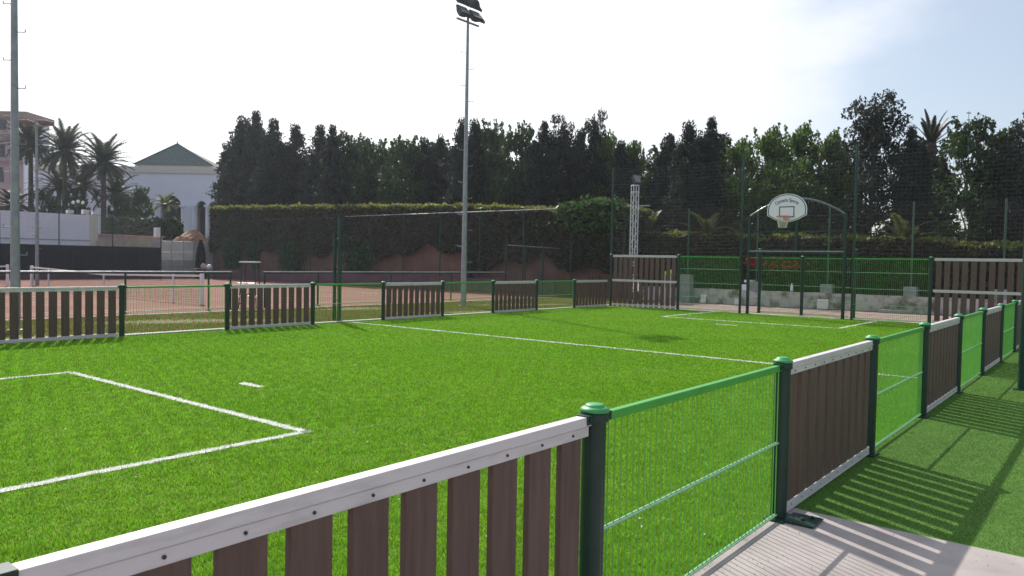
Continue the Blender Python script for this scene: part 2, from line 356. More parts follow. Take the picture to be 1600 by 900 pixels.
# seams between the rolls of turf
g = np.random.default_rng(61); sx_, sy_ = [], []
for (ya, xa_, xb_) in ((6.05, .6, 6.8), (10.1, .6, 26.5), (14.2, 1, 26.5)):
    n = int((xb_-xa_)*230); xx = g.uniform(xa_, xb_, n); sx_.append(xx); sy_.append(ya+g.normal(0, .006, n)+.01*np.sin(xx*3))
for (xa_, ya, yb_) in ((5.35, 2.0, 6.1), (11.2, 2.0, 16.4), (18.2, 2.0, 16.4)):
    n = int((yb_-ya)*230); yy = g.uniform(ya, yb_, n); sy_.append(yy); sx_.append(xa_+g.normal(0, .006, n)+.01*np.sin(yy*3))
o = ob('turf_seams', blades('turf_seams', np.concatenate(sx_), np.concatenate(sy_), .026, .006, M['seam'], 62)); o['kind'] = 'stuff'
# loose infill grains and fibre bits on the paving edge
g = np.random.default_rng(63); n = 90; x = np.r_[g.uniform(3.2, 5.6, n), 5.5-abs(g.normal(0, .16, n))]; y = np.r_[YR-.06-abs(g.normal(0, .22, n)), g.uniform(-1.5, 1.7, n)]
o = ob('infill_grains', leaf_mesh('infill_grains', np.c_[x, y, np.full(len(x), .001)], .005, M['seam_dark'], seed=6)); o['kind'] = 'stuff'
# pale scraps lying on the pile
g = np.random.default_rng(21); n = 170; x = g.uniform(1.2, 15, n); y = g.uniform(2, 15, n)
n2 = 60; x = np.r_[x, g.uniform(2.9, 6, n2)]; y = np.r_[y, g.uniform(1.9, 3.2, n2)]; P = np.c_[x, y, np.full(len(x), .026)]
o = ob('turf_crumbs', leaf_mesh('turf_crumbs', P, .012, M['chip'], seed=5)); o['kind'] = 'stuff'

# ================================================================== PITCH BOUNDARY FENCE PARTS
PL = 2.411; HT = 1.08
def rib(t):
    return 1-.05*max(0, math.cos(4*t))**8
def make_post(h, r=.054, name='post'):
    b = MB(); b.lathe([(r, 0), (r, h-.045)], 40, rib=rib)
    b.lathe([(r*1.13, h-.075), (r*1.2, h-.068), (r*1.2, h-.035), (r*1.05, h-.028)], 28, mi=0)
    for s in (-1, 1):   # clamp lugs towards the rails
        b.box(s*(r*1.0) if s > 0 else -(r*1.0+.045), (r*1.0+.045) if s > 0 else -r*1.0, -.03, .03, h-.075, h-.035)
        b.tube((s*(r+.024), -.036, h-.055), (s*(r+.024), .036, h-.055), .009, n=8)
    b.box(-.11, .11, -.07, .07, -.004, .010); return b.mesh(name, M['post'])
def make_cap(h, r=.054):
    b = MB(); b.lathe([(r*1.20, h-.030), (r*1.24, h-.024), (r*1.20, h-.016), (r*.95, h-.008), (r*.84, h-.007), (r*.80, h+.000), (r*.66, h+.005), (r*.1, h+.006)], 32)
    return b.mesh('cap', M['cap'], smooth=True)
def slat_meshes(L, H, n, gapf=.335, tiers=((0, 0),), seed=0):
    """slats, rails for a wooden panel spanning x 0..L"""
    g = random.Random(seed); x0, x1 = .085, L-.085; p = (x1-x0)/n; w = p*(1-gapf)
    b = MB()
    for i in range(n):
        c = x0+p*(i+.5); j = g.uniform(-.003, .003)
        b.box(c-w/2+j, c+w/2+j, -.014, .014, .03, H-.02)
    slats = b.mesh('slats', M['wood'])
    def rail(z, top=True):
        r = MB()
        if top:
            r.box(.060, L-.060, -.026, .026, z-.042, z, 0)
            for s in (-1, 1): r.box(.075, L-.072, s*.0165-.003, s*.0165+.003, z-.088, z-.0445, 0)
        else:
            for s in (-1, 1): r.box(.075, L-.072, s*.018-.004, s*.018+.004, z, z+.062, 0)
            r.box(.075, L-.072, -.024, .024, z-.008, z-.001, 0)
        zz = z-.066 if top else z+.03
        for i in range(n):
            c = x0+p*(i+.5)
            for s in (-1, 1): r.tube((c, s*.017, zz), (c, s*.0255, zz), .0058, n=8, mi=1)
        return r.mesh('rail', [M['alu'], M['screw']])
    return slats, rail
def wire_mesh(L, H, z0=.03, x0=.07, sp=.058, r=.0037):
    b = MB(); n = int((L-2*x0)/sp); s = (L-2*x0)/n
    for i in range(n+1):
        x = x0+s*i; b.tube((x, 0, z0), (x, 0, H-.02), r, n=6, cap=False)
    return b.mesh('wires', M['greenwire'])
def bar_mesh(L, z, x0=.06):
    b = MB()
    for s in (-1, 1): b.tube((x0, s*.009, z), (L-x0, s*.009, z), .0058, n=8)
    b.box(x0, L-x0, -.0032, .0032, z-.008, z+.008)
    return b.mesh('bar', M['greenbar'])
def toprail_mesh(L, z, x0=.055):
    b = MB(); b.box(x0, L-x0, -.019, .019, z-.046, z-.004); return b.mesh('top_rail', M['green'])

sl, railf = slat_meshes(PL, HT, 10)
ME = dict(post=make_post(1.12), cap=make_cap(1.12), slats=sl, rt=railf(HT), rb=railf(.025, False),
          wires=wire_mesh(PL, HT), bar=bar_mesh(PL, .535), bar0=bar_mesh(PL, .035), top=toprail_mesh(PL, HT))
def wood_panel(root, x, L, meshes, tilt=0):
    s = L/PL
    p = ob('slat_panel', meshes['slats'], root, (x, 0, 0), (tilt, 0, 0), (s, 1, 1), bevel=.003)
    ob('top_rail', meshes['rt'], p, bevel=.0025); ob('bottom_rail', meshes['rb'], p, bevel=.002); return p
def net_panel(root, x, L, meshes, tilt=0):
    s = L/PL
    p = ob('mesh_panel', meshes['wires'], root, (x, 0, 0), (tilt, 0, 0), (s, 1, 1))
    ob('top_rail', meshes['top'], p, bevel=.004); ob('cross_bar', meshes['bar'], p); ob('cross_bar', meshes['bar0'], p); return p
def put_post(root, x, y=0, rz=0, pm='post', cm_='cap'):
    p = ob('post', ME[pm], root, (x, y, 0), (0, 0, rz)); ob('cap', ME[cm_], p); return p

# right side: runs from the near corner away from the camera
fr = thing('boundary_fence', 'foreground pitch fence of brown slats and green mesh running off to the right', 'fence',
           (XN, YR, 0), 0, 'fences round the pitch')
P0X = .03
for i in range(12): put_post(fr, i*PL if i else P0X, 0)
for i in range(11):
    (wood_panel if i % 2 == 0 else net_panel)(fr, i*PL if i else P0X, PL if i else PL-P0X, ME, R(random.uniform(-.25, .25)))
# base plate seen on the paving by the third post
bp = MB(); bp.box(2*PL-.07, 2*PL+.16, -.26, -.05, .0, .012); bp.tube((2*PL+.02, -.16, .012), (2*PL+.02, -.16, .03), .014); bp.tube((2*PL+.1, -.2, .012), (2*PL+.1, -.2, .03), .014)
ob('base_plate', bp.mesh('base_plate', M['post']), fr, bevel=.004)
# left side
LLn = 2.4445; TL = 7.4065
fl = thing('boundary_fence', 'low pitch fence of dark slats and green mesh in front of the clay courts', 'fence',
           (TL-3*LLn, YL, 0), 0, 'fences round the pitch')
for i in range(11): put_post(fl, i*LLn, 0)
for i in range(11):
    (wood_panel if i % 2 == 0 else net_panel)(fl, i*LLn, LLn, ME, R(random.uniform(-.25, .25)))

# far end, 2.1 m high
HE = 2.12; WL = 3.05; ML = 2.42
sl, railf2 = slat_meshes(WL, HE, 12)
MEe = dict(slats=sl, rt=railf2(HE), rm=railf2(1.12), rb=railf2(.065, False))
ME['post_e'] = make_post(2.16); ME['cap_e'] = make_cap(2.16)
fe = thing('end_fence', 'taller slat and green mesh fence across the far end beside the goal', 'fence',
           (XE, YL, 0), R(-90), 'fences round the pitch')
def tall_wood(x):
    p = ob('slat_panel', MEe['slats'], fe, (x, 0, 0)); ob('top_rail', MEe['rt'], p); ob('middle_rail', MEe['rm'], p); ob('bottom_rail', MEe['rb'], p)
def tall_net(root, x, L, y=0, rz=0, zs=(.06, .54, 1.07, 1.61), H=2.10):
    p = ob('mesh_panel', wire_mesh(L, H), root, (x, y, 0), (0, 0, rz)); ob('top_rail', toprail_mesh(L, H), p)
    for z in zs: ob('cross_bar', bar_mesh(L, z), p)
    return p
tall_wood(0.0); tall_wood(11.81+.0)
put_post(fe, 0.0, 0, 0, 'post_e', 'cap_e'); put_post(fe, WL, 0, 0, 'post_e', 'cap_e'); put_post(fe, 11.80, 0, 0, 'post_e', 'cap_e'); put_post(fe, 14.76, 0, 0, 'post_e', 'cap_e')
tall_net(fe, WL, 16.58-WL-11.04); tall_net(fe, 16.58-7.15, 7.15-4.78)

# ball-catching net above the end fence
bn = thing('ball_net', 'high dark ball net on slim green poles above the far end', 'net', (XE, 0, 0))
for y_, h_ in ((16.60, 5.72), (11.04, 5.88), (7.12, 5.88), (1.70, 5.88)):
    b = MB(); b.tube((0, 0, 0), (0, 0, h_), .048, .045, 12); b.tube((0, 0, h_), (0, 0, h_+.02), .052, n=12)
    for z in (2.2, 3.2, 4.2, 5.2): b.tube((-.07, 0, z), (.0, 0, z), .012, n=6)
    ob('pole', b.mesh('pole', M['pole']), bn, (0.03, y_, 0))
b = MB(); yy = np.arange(-3.0, 16.6, .13)
for v in yy: b.tube((0, v, 2.16), (0, v, 5.66), .0038, n=3, cap=False)
for z in np.arange(2.16, 5.7, .13):
    for a_, c_ in ((16.6, 11.04), (11.04, 7.12), (7.12, 1.7), (1.7, -3)):
        N = 6
        for i in range(N):
            t0, t1 = i/N, (i+1)/N; s0, s1 = [.05*4*t*(1-t) for t in (t0, t1)]
            b.tube((0, a_+(c_-a_)*t0, z-s0), (0, a_+(c_-a_)*t1, z-s1), .0038, n=3, cap=False)
ob('netting', b.mesh('netting', M['ballnet']), bn, (0.09, 0, 0))

# ================================================================== GOAL WITH BACKBOARD
GL, GR_ = 10.73, 7.40; gc = (GL+GR_)/2
go = thing('goal', 'dark green goal with an arched top carrying the round topped white basketball backboard', 'goal', (XE, gc, 0))
hw = (GL-GR_)/2
for s in (1, -1):
    b = MB(); b.lathe([(.058, 0), (.058, 3.58), (.05, 3.60)], 20, rib=rib); b.box(-.1, .1, -.1, .1, 0, .012)
    ob('goal_post', b.mesh('goal_post', M['post']), go, (-.02, s*hw, 0))
b = MB(); b.box(-.05, .05, -hw, hw, 2.235, 2.285)
cbr = ob('crossbar', b.mesh('crossbar', M['pole']), go, (-.02, 0, 0), bevel=.01)
b = MB(); b.box(-.055, .055, -hw, hw, 2.287, 2.325); ob('sheen_strip', b.mesh('sheen_strip', M['galv']), cbr, bevel=.008)  # pale strip paints the sky reflection along the top of the dark crossbar
pts = []
for i in range(25):
    t = i/24; y_ = hw*(1-2*t); pts.append((-.02, y_, 3.56+.60*(1-(2*t-1)**2)))
b = MB(); b.sweep(pts, .036, 14); ob('arch', b.mesh('arch', mat('arch_paint', (.10, .14, .13), .22, spec=1.0), smooth=True), go)
b = MB(); b.box(.0, .09, -.07, .03, 2.32, 3.5); ob('backboard_post', b.mesh('backboard_post', M['pole']), go, (-.02, 0, 0))
b = MB(); b.box(.0, .02, -hw, hw, 2.98, 3.02); b.box(0, .02, -hw, hw, 3.53, 3.57)
for i in range(1, 33): v = -hw+2*hw*i/33; b.tube((.01, v, 2.34), (.01, v, 3.56), .0026, n=4, cap=False)
ob('upper_mesh', b.mesh('upper_mesh', M['pole']), go, (.05, 0, 0))
# recessed back of the goal
BXr = .95
for y_ in (GL-gc-.06, 0.03, GR_-gc-.1):
    p = ob('back_post', make_post(2.42 if y_ != .03 else 2.16, .056), go, (BXr, y_, 0), (0, 0, R(90))); ob('cap', make_cap(2.42 if y_ != .03 else 2.16, .056), p)
q = tall_net(go, BXr, 1.63, GL-gc-.06, R(-90)); q.name = 'back_mesh'
q = tall_net(go, BXr, 1.68, .03, R(-90)); q.name = 'back_mesh'
for s in (1, -1):
    b = MB()
    for z in (.54, 1.07, 1.61, 2.08): b.tube((.03, s*hw, z), (.93, s*hw, z), .012, n=8)
    ob('side_rails', b.mesh('side_rails', M['green']), go)
# backboard outline (y,z) seen from the pitch; +y is left in the picture
def outline(k):
    P = []
    W2, zc = .695*k, 3.78
    for i in range(33):
        t = math.pi*i/32; P.append((W2*math.cos(t), zc+.555*k*math.sin(t)))
    P += [(-W2, zc-.20*k), (-.60*W2, zc-.335*k-.02), (-.15, zc-.44*k), (.15, zc-.44*k), (.60*W2, zc-.335*k-.02), (W2, zc-.20*k)]
    return P
yb = 9.36-gc
def slab(P, x0, x1, name, m):
    b = MB(); n = len(P)
    b.add([(x0, p[0], p[1]) for p in P]+[(x1, p[0], p[1]) for p in P], [tuple(range(n)), tuple(range(n, 2*n))[::-1]]+[(i, (i+1) % n, n+(i+1) % n, n+i) for i in range(n)])
    return b.mesh(name, m)
def ring(Pa, Pb, x0, x1, name, m):
    b = MB(); n = len(Pa)
    V = [(x0, p[0], p[1]) for p in Pa]+[(x0, p[0], p[1]) for p in Pb]+[(x1, p[0], p[1]) for p in Pa]+[(x1, p[0], p[1]) for p in Pb]
    Fs = []
    for i in range(n):
        j = (i+1) % n; Fs += [(i, j, n+j, n+i), (2*n+i, 3*n+i, 3*n+j, 2*n+j), (i, 2*n+i, 2*n+j, j), (n+i, n+j, 3*n+j, 3*n+i)]
    b.add(V, Fs); return b.mesh(name, m)
bb = ob('backboard', slab(outline(1), -.13, -.09, 'backboard', M['board']), go, (0, yb, 0))
ob('border_line', ring(outline(.955), outline(.91), -.1335, -.129, 'border_line', M['navy']), bb)
tz = 3.70
ob('target_square', ring([(.27, tz+.19), (-.27, tz+.19), (-.27, tz-.2), (.27, tz-.2)], [(.235, tz+.155), (-.235, tz+.155), (-.235, tz-.165), (.235, tz-.165)], -.1335, -.129, 'target_square', M['navy']), bb)
# arched lettering
fc = bpy.data.curves.new('lettering', 'FONT'); fc.body = 'Camasia Sports'; fc.size = .17; fc.align_x = 'CENTER'; fc.extrude = .001; fc.offset = .0022
to = bpy.data.objects.new('tmp', fc); C.objects.link(to)
dg = bpy.context.evaluated_depsgraph_get(); tm = bpy.data.meshes.new_from_object(to.evaluated_get(dg)); bpy.data.objects.remove(to)
wx = max(abs(v.co.x) for v in tm.vertices); kx = .40/wx
for v in tm.vertices:
    a = v.co.x*kx/.62; rr = .62+v.co.y
    v.co = Vector((-.1335+v.co.z*.8, -math.sin(a)*rr, 3.44+math.cos(a)*rr-.0))
tm.materials.clear(); tm.materials.append(M['navy']); tm.name = 'lettering'
ob('lettering', tm, bb)
hz = 3.52; hx = -.13-.36; hr = .225
b = MB(); P = [(hx+hr*math.cos(2*math.pi*i/28), hr*math.sin(2*math.pi*i/28), hz) for i in range(29)]; b.path(P, .012, 6)
b.box(-.20, -.13, -.09, .09, hz-.12, hz+.02); b.tube((-.19, .07, hz-.02), (hx+.12, .19, hz), .009); b.tube((-.19, -.07, hz-.02), (hx+.12, -.19, hz), .009); b.tube((-.19, 0, hz-.1), (hx+.2, 0, hz), .012)
hp = ob('hoop', b.mesh('hoop', M['hoop']), bb)
b = MB(); N = 14
for i in range(N):
    a0 = 2*math.pi*i/N
    for tw in (1, -1):
        P = []
        for j in range(6):
            t = j/5; rr = hr*(1-.42*t**.8); a = a0+tw*t*1.0; P.append((hx+rr*math.cos(a), rr*math.sin(a), hz-.40*t))
        b.path(P, .0055, 4)
ob('hoop_net', b.mesh('hoop_net', M['cord']), hp)

# ================================================================== HALFWAY POLES
def half_pole(x, y, rz, label):
    t = thing('net_pole', label, 'pole', (x, y, 0), rz, 'tall poles at the halfway line')
    b = MB(); b.tube((0, 0, 0), (0, 0, 2.95), .055, n=20); b.tube((0, 0, 2.95), (0, 0, 2.97), .058, n=20); b.box(-.1, .1, -.1, .1, 0, .012)
    ob('main_tube', b.mesh('main_tube', M['pole']), t)
    b = MB(); b.tube((0, .22, 0), (0, .22, 2.45), .05, n=16)
    for z in (.6, 1.5, 2.3): b.tube((0, 0, z), (0, .22, z), .02)
    ob('rear_tube', b.mesh('rear_tube', M['pole']), t)
half_pole(13.5, 17.0, 0, 'dark green double pole rising above the left side fence at the halfway line')
half_pole(13.5, 1.12, R(180), 'dark green pole standing on the side turf just outside the right fence')

# ================================================================== RAILING AND LOW MESH FENCE ALONG THE COURTS
YRL = 23.3
def railing(x0, x1, posts, label):
    t = thing('railing', label, 'railing', (x0, YRL, 0), 0, 'tube railings beside the clay courts')
    b = MB(); b.box(0, x1-x0, -.035, .035, 1.222, 1.262); ob('handrail', b.mesh('handrail', M['galv']), t, bevel=.012)  # upper part of the dark rail coloured pale for the sky it reflects
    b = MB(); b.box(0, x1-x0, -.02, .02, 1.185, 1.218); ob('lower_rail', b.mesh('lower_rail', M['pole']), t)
    pm = MB(); pm.tube((0, 0, 0), (0, 0, 1.22), .032, n=10); pm.box(-.07, .07, -.07, .07, 0, .012); pm = pm.mesh('post', M['pole'])
    for px in posts: ob('post', pm, t, (px-x0, 0, 0))
xa = ony(362, 424, YRL)[0]; xb = ony(412, 424, YRL)[0]; xc = ony(790, 430, YRL)[0]
railing(-2, xa, [ony(p, 424, YRL)[0] for p in (30, 196, 326)]+[xa-.04], 'dark green tube railing left of the gap between lawn and clay court')
railing(xb, xc-.1, [xb+.04]+[ony(p, 424, YRL)[0] for p in (497, 611, 705)], 'dark green tube railing right of the gap ending at the taller mesh fence')
t = thing('court_fence', 'fine mesh court fence with light top rail behind the far pitch corner', 'fence', (xc, YRL, 0))
for px in (0, (33-xc)*.34, (33-xc)*.67):
    b = MB(); b.tube((0, 0, 0), (0, 0, 2.6), .055 if px == 0 else .035, n=10); ob('post', b.mesh('post', M['pole']), t, (px, 0, 0))
b = MB(); b.tube((0, 0, 2.56), (33-xc, 0, 2.5), .022, n=8); ob('top_rail', b.mesh('top_rail', M['galv']), t)
b = MB()
for v in np.arange(.05, 33-xc, .06): b.tube((v, 0, .05), (v, 0, 2.52), .0022, n=3, cap=False)
for v in np.arange(.05, 2.5, .1): b.tube((0, 0, v), (33-xc, 0, v), .0022, n=3, cap=False)
ob('wire_netting', b.mesh('wire_netting', M['wire']), t)

# ================================================================== TALL COURT FENCES
FXx, FY = 33.0, 57.5
def tall_fence(name, label, p0, p1, H, step, skip=(), toprail=None, post_m='pole', sp=.11, wr=.0032):
    p0 = np.array(p0, float); p1 = np.array(p1, float); L = np.hypot(*(p1-p0)); a = math.atan2(p1[1]-p0[1], p1[0]-p0[0])
    t = thing(name, label, 'fence', (p0[0], p0[1], 0), a)
    b = MB(); b.tube((0, 0, 0), (0, 0, H), .04, n=8); pm = b.mesh('post', M[post_m])
    n = int(round(L/step))
    for i in range(n+1): ob('post', pm, t, (L*i/n, 0, 0))
    b = MB()
    for v in np.arange(0, L, sp): b.tube((v, 0, .1), (v, 0, H-.02), wr, n=3, cap=False)
    for z in np.arange(.1, H, sp): b.tube((0, 0, z), (L, 0, z), wr, n=3, cap=False)
    b.tube((0, 0, H-.03), (L, 0, H-.03), .012, n=6)
    ob('wire_netting', b.mesh('wire_netting', M['wire']), t)
    return t, L
tf1, L1 = tall_fence('tall_fence', 'tall wire court fence in front of the clipped hedge and pink wall', (FXx, 19.4), (FXx, FY), 4.6, 3.15)
b = MB(); b.tube((-1.4, 0, 4.6), (onx(540, 335, FXx)[1]-19.4, 0, 4.6), .022, n=8); ob('top_rail', b.mesh('top_rail', M['galv']), tf1)
tf2, L2 = tall_fence('tall_fence', 'tall wire court fence along the left background with a black windscreen hung on it', (0, FY), (28.6, FY), 4.6, 3.6)
b = MB()
N = 90
V = []; xs = np.linspace(0, 28.6, N+1)
for v in xs:
    w_ = .04*math.sin(v*3.1)+.025*math.sin(v*7.7)
    V += [(v, -.09+w_, .55), (v, -.07+w_*.3, 2.34), (v, -.04+w_*.3, 2.34), (v, -.06+w_, .55)]
b.add(V, [(4*i+a, 4*(i+1)+a, 4*(i+1)+(a+1) % 4, 4*i+(a+1) % 4) for i in range(N) for a in range(4)])
ob('windscreen', b.mesh('windscreen', M['screen'], smooth=False), tf2)
b = MB(); b.box(0, 28.6, -.2, -.08, 0, .56); tag(ob('low_wall', b.mesh('low_wall', M['mauve']), None, (0, FY, 0)), 'low mauve wall at the foot of the black windscreen', 'wall', 'low walls round the courts')
b = MB(); b.box(-.25, -.1, 23.4, FY, 0, .78); tag(ob('low_wall', b.mesh('low_wall', M['mauve']), None, (FXx, 0, 0)), 'low mauve wall at the foot of the tall fence below the pink wall and hedge', 'wall', 'low walls round the courts')
# gate in the corner
g0 = 28.65
gt = thing('court_gate', 'grey mesh court gate in the far corner between black windscreen and pink wall', 'gate', (g0, FY, 0))
b = MB()
for x_ in (0, .8, 1.75, 2.55): b.tube((x_, 0, 0), (x_, 0, 2.9), .035, n=8)
for z in (.9, 2.0, 2.85): b.tube((0, 0, z), (2.55, 0, z), .022, n=8)
b.tube((0, 0, .9), (.8, 0, .1), .014); b.tube((0, 0, 2.85), (.8, 0, 2.0), .014)
ob('frame', b.mesh('frame', M['galv']), gt)
b = MB()
for v in np.arange(.04, 2.55, .07): b.tube((v, 0, .05), (v, 0, 2.85), .006, n=3, cap=False)
for v in np.arange(.05, 2.85, .07): b.tube((0, 0, v), (2.55, 0, v), .006, n=3, cap=False)
ob('wire_netting', b.mesh('wire_netting', M['galv']), gt)
b = MB(); b.box(g0-.2, FXx+.9, 59.0, 59.15, 0, 2.9); tag(ob('retaining_wall', b.mesh('retaining_wall', M['conc_grey'])), 'sandy grey retaining wall seen through the corner gate', 'wall')

# back fence behind the goal on the old concrete wall
WX = 33.4
bf = thing('back_fence', 'tall light green posted wire fence standing on the whitewashed wall behind the goal', 'fence', (WX+.35, 0, 0))
b = MB(); b.tube((0, 0, 0), (0, 0, 4.45), .04, n=10); b.tube((-.05, 0, 3.9), (.0, 0, 3.9), .03)
b.box(-.02, .08, -.02, .02, 4.1, 4.2); pm = b.mesh('post', mat('light_green_post', (.045, .105, .06), .5))
b = MB(); b.box(-.24, .24, -.24, .24, .5, 1.05); fm = b.mesh('footing', M['grey'])
for px in (1077, 1185, 1297, 1428, 1572):
    y_ = onx(px, 330, WX+.35)[1]; p = ob('post', pm, bf, (0, y_, 0)); ob('footing', fm, p, bevel=.02)
y0_, y1_ = -6, 19.3; b = MB()
for v in np.arange(y0_, y1_, .07): b.tube((0, v, .7), (0, v, 4.42), .0036, n=3, cap=False)
for z in np.arange(.7, 4.45, .09): b.tube((0, y0_, z), (0, y1_, z), .0036, n=3, cap=False)
ob('wire_netting', b.mesh('wire_netting', mat('brown_wire', (.05, .04, .034), .8)), bf)
# old whitewashed wall (uneven block)
b = MB(); N = 60; V = []
for i in range(N+1):
    y_ = 18.6-26*i/N; h_ = .67+.008*math.sin(i*1.7)+.006*math.sin(i*4.1)
    V += [(0+.02*math.sin(i*2.3), y_, 0), (.0+.03*math.sin(i*3.1), y_, h_), (.3, y_, h_), (.3, y_, 0)]
b.add(V, [(4*i+a, 4*i+(a+1) % 4, 4*(i+1)+(a+1) % 4, 4*(i+1)+a) for i in range(N) for a in range(3)])
tag(ob('concrete_wall', b.mesh('concrete_wall', M['conc_old']), None, (WX, 0, 0)), 'low peeling whitewashed concrete wall behind the running track', 'wall')

# ================================================================== HEDGES
def hedge(name, label, x0, x1, y0, y1, zb, ht, hb=None, nside=26000, ntop=9000, s=.11, seed=0, zfun=None):
    g = np.random.default_rng(seed); t = thing(name, label, 'hedge', ((x0+x1)/2, (y0+y1)/2, 0))
    cx, cy = (x0+x1)/2, (y0+y1)/2
    H_ = lambda y: ht(y)
    b = MB(); N = 30; V = []
    for i in range(N+1):
        y = y0+.15+(y1-y0-.3)*i/N; h = H_(y)-.18; zz = zb(y)+.1
        V += [(x0+.2-cx, y-cy, zz), (x0+.2-cx, y-cy, h), (x1-.1-cx, y-cy, h), (x1-.1-cx, y-cy, zz)]
    b.add(V, [(4*i+a, 4*i+(a+1) % 4, 4*(i+1)+(a+1) % 4, 4*(i+1)+a) for i in range(N) for a in range(4)]+[(0, 1, 2, 3), tuple(4*N+k for k in (3, 2, 1, 0))])
    ob('blocker_core', b.mesh('blocker_core', M['blocker_core']), t)  # solid dark core added inside the hedge to block light
    y = g.uniform(y0, y1, nside); Ht = np.array([H_(v) for v in y]); Zb = np.array([zb(v) for v in y]); u = g.uniform(0, 1, nside)
    z = Zb+(Ht-Zb)*u; lump = .10*np.sin(y*1.3+z*2.1)+.08*np.sin(y*3.7-z*2.9)+.05*np.sin(y*9+z*7)
    x = x0+.05-lump+g.normal(0, .06, nside)
    P = np.c_[x-cx, y-cy, z]
    # ends
    ne = nside//14
    for ye in (y0, y1):
        xx = g.uniform(x0, x1, ne); zz = g.uniform(zb(ye), H_(ye), ne); P = np.r_[P, np.c_[xx-cx, ye+g.normal(0, .12, ne)-cy, zz]]
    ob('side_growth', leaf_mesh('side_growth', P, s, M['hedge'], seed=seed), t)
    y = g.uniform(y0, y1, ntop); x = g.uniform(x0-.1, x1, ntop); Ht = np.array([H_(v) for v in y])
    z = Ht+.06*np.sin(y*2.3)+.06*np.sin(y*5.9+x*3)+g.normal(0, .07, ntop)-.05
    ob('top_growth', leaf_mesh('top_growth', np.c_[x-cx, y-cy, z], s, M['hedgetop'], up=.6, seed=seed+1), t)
    return t
# left: hedge spilling over the pink wall behind the tall fence
b = MB(); b.box(0, .35, 19.6, 60.4, 0, 3.3); tag(ob('retaining_wall', b.mesh('retaining_wall', M['pinkwall']), None, (FXx+.75, 0, 0)), 'faded pink rendered wall under the overhanging hedge', 'wall')
zt = lambda y: float(np.interp(y, [19.4, 24, 30, 45, 58.5], [4.55, 4.6, 5.0, 5.45, 5.75]))
zbL = lambda y: 2.25+.35*math.sin(y*.8)+.25*math.sin(y*2.1)+(-.6 if y < 30 else 0)
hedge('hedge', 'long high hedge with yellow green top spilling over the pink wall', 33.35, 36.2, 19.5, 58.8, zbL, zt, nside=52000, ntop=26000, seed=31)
# hanging creepers
for k, (px, w_, z0c, z1c) in enumerate(((362, 1.8, .8, 3.2), (455, 2.2, .5, 3.0), (560, 2.6, .2, 3.4), (735, .5, .4, 3.), (395, 1.0, 1.3, 3.0))):
    y_ = onx(px, 400, 33.5)[1]; g = np.random.default_rng(60+k); n = int(1700*w_)
    z = g.uniform(z0c, z1c, n); yy = g.normal(0, w_*.45, n)*(.35+.65*(z-z0c)/(z1c-z0c)); x = g.normal(0, .14, n)
    t = thing('creeper', ['dark green creeper hanging on the pink wall nearest the corner gate', 'bushy creeper hanging on the pink wall behind the umpire chair', 'wide dark creeper hanging low on the pink wall right of the double pole', 'narrow creeper strand on the pink wall behind the floodlight mast', 'small creeper tuft on the pink wall, second from the corner gate'][k], 'creeper', (33.45, y_, 0), 0, 'creepers on the pink wall')
    ob('foliage', leaf_mesh('foliage', np.c_[x, yy, z], .12, M['creeper'], seed=70+k), t)
    b = MB(); b.path([(0.1, .1, 0), (.05, 0, 1), (.1, .1, 2.5)], .03, 6); ob('stem', b.mesh('stem', M['bark']), t)
# bright leafy growth at the right end of the hedge
g = np.random.default_rng(91); P = []
for (dy, dz, rr) in ((0, 4.5, .5), (1.1, 4.6, .5), (2.2, 4.3, .5), (.4, 3.9, .6), (1.6, 3.8, .6), (2.6, 4.55, .35)):
    P.append(g.normal(0, 1, (900, 3))*[rr*.5, rr*.95, rr*.45]+[0, dy, dz])
t = thing('creeper', 'light green leafy climber bunched over the rail at the right end of the high hedge', 'creeper', (33.15, 20.2, 0), 0, 'creepers on the pink wall')
ob('foliage', leaf_mesh('foliage', np.vstack(P), .14, mat('climber_leaf', (.055, .115, .025), .5, transl=.45, tint=.5), seed=92), t)
# right: low clipped hedge behind the goal
zr = lambda y: float(np.interp(y, [-8, 3, 6, 18.5], [2.5, 2.68, 2.9, 3.35]))
hedge('hedge', 'low clipped brownish hedge with yellow green top behind the goal and back fence', 34.6, 36.2, -8, 19.3, lambda y: .5, zr, nside=36000, ntop=11000, seed=33)
# green ground growth below it
g = np.random.default_rng(35); n = 20000; y = g.uniform(-8, 19, n); z = g.uniform(.4, 2.2, n); x = 34.35+g.normal(0, .1, n)+.12*np.sin(y*2+z*3)
k = np.sin(y*1.1)+np.sin(z*2+y*.4)+g.normal(0, .6, n) > -.5
o = tag(ob('ivy', leaf_mesh('ivy', np.c_[x, y, z][k]-[34.3, 5, 0], .10, mat('ivy_leaf', (.055, .085, .022), .5, transl=.4, tint=.5), seed=36), None, (34.3, 5, 0)), 'dark green ivy sheet over the foot of the low hedge behind the goal', 'ivy')
for k, (px, py, n) in enumerate(((1222, 414, 160), (1173, 410, 90))):
    c = onx(px, py, 34.1); g = np.random.default_rng(40+k); P = g.normal(0, 1, (n, 3))*[.06, .55 if k == 0 else .15, .14]
    tag(ob('flower_bush', leaf_mesh('flower_bush', P, .09, M['flower'], seed=41+k), None, tuple(c)), ['wide patch of orange flowers in the hedge behind the goal mesh', 'small cluster of red orange flowers beside the left goal post'][k], 'flowers', 'orange flowers on the hedge')

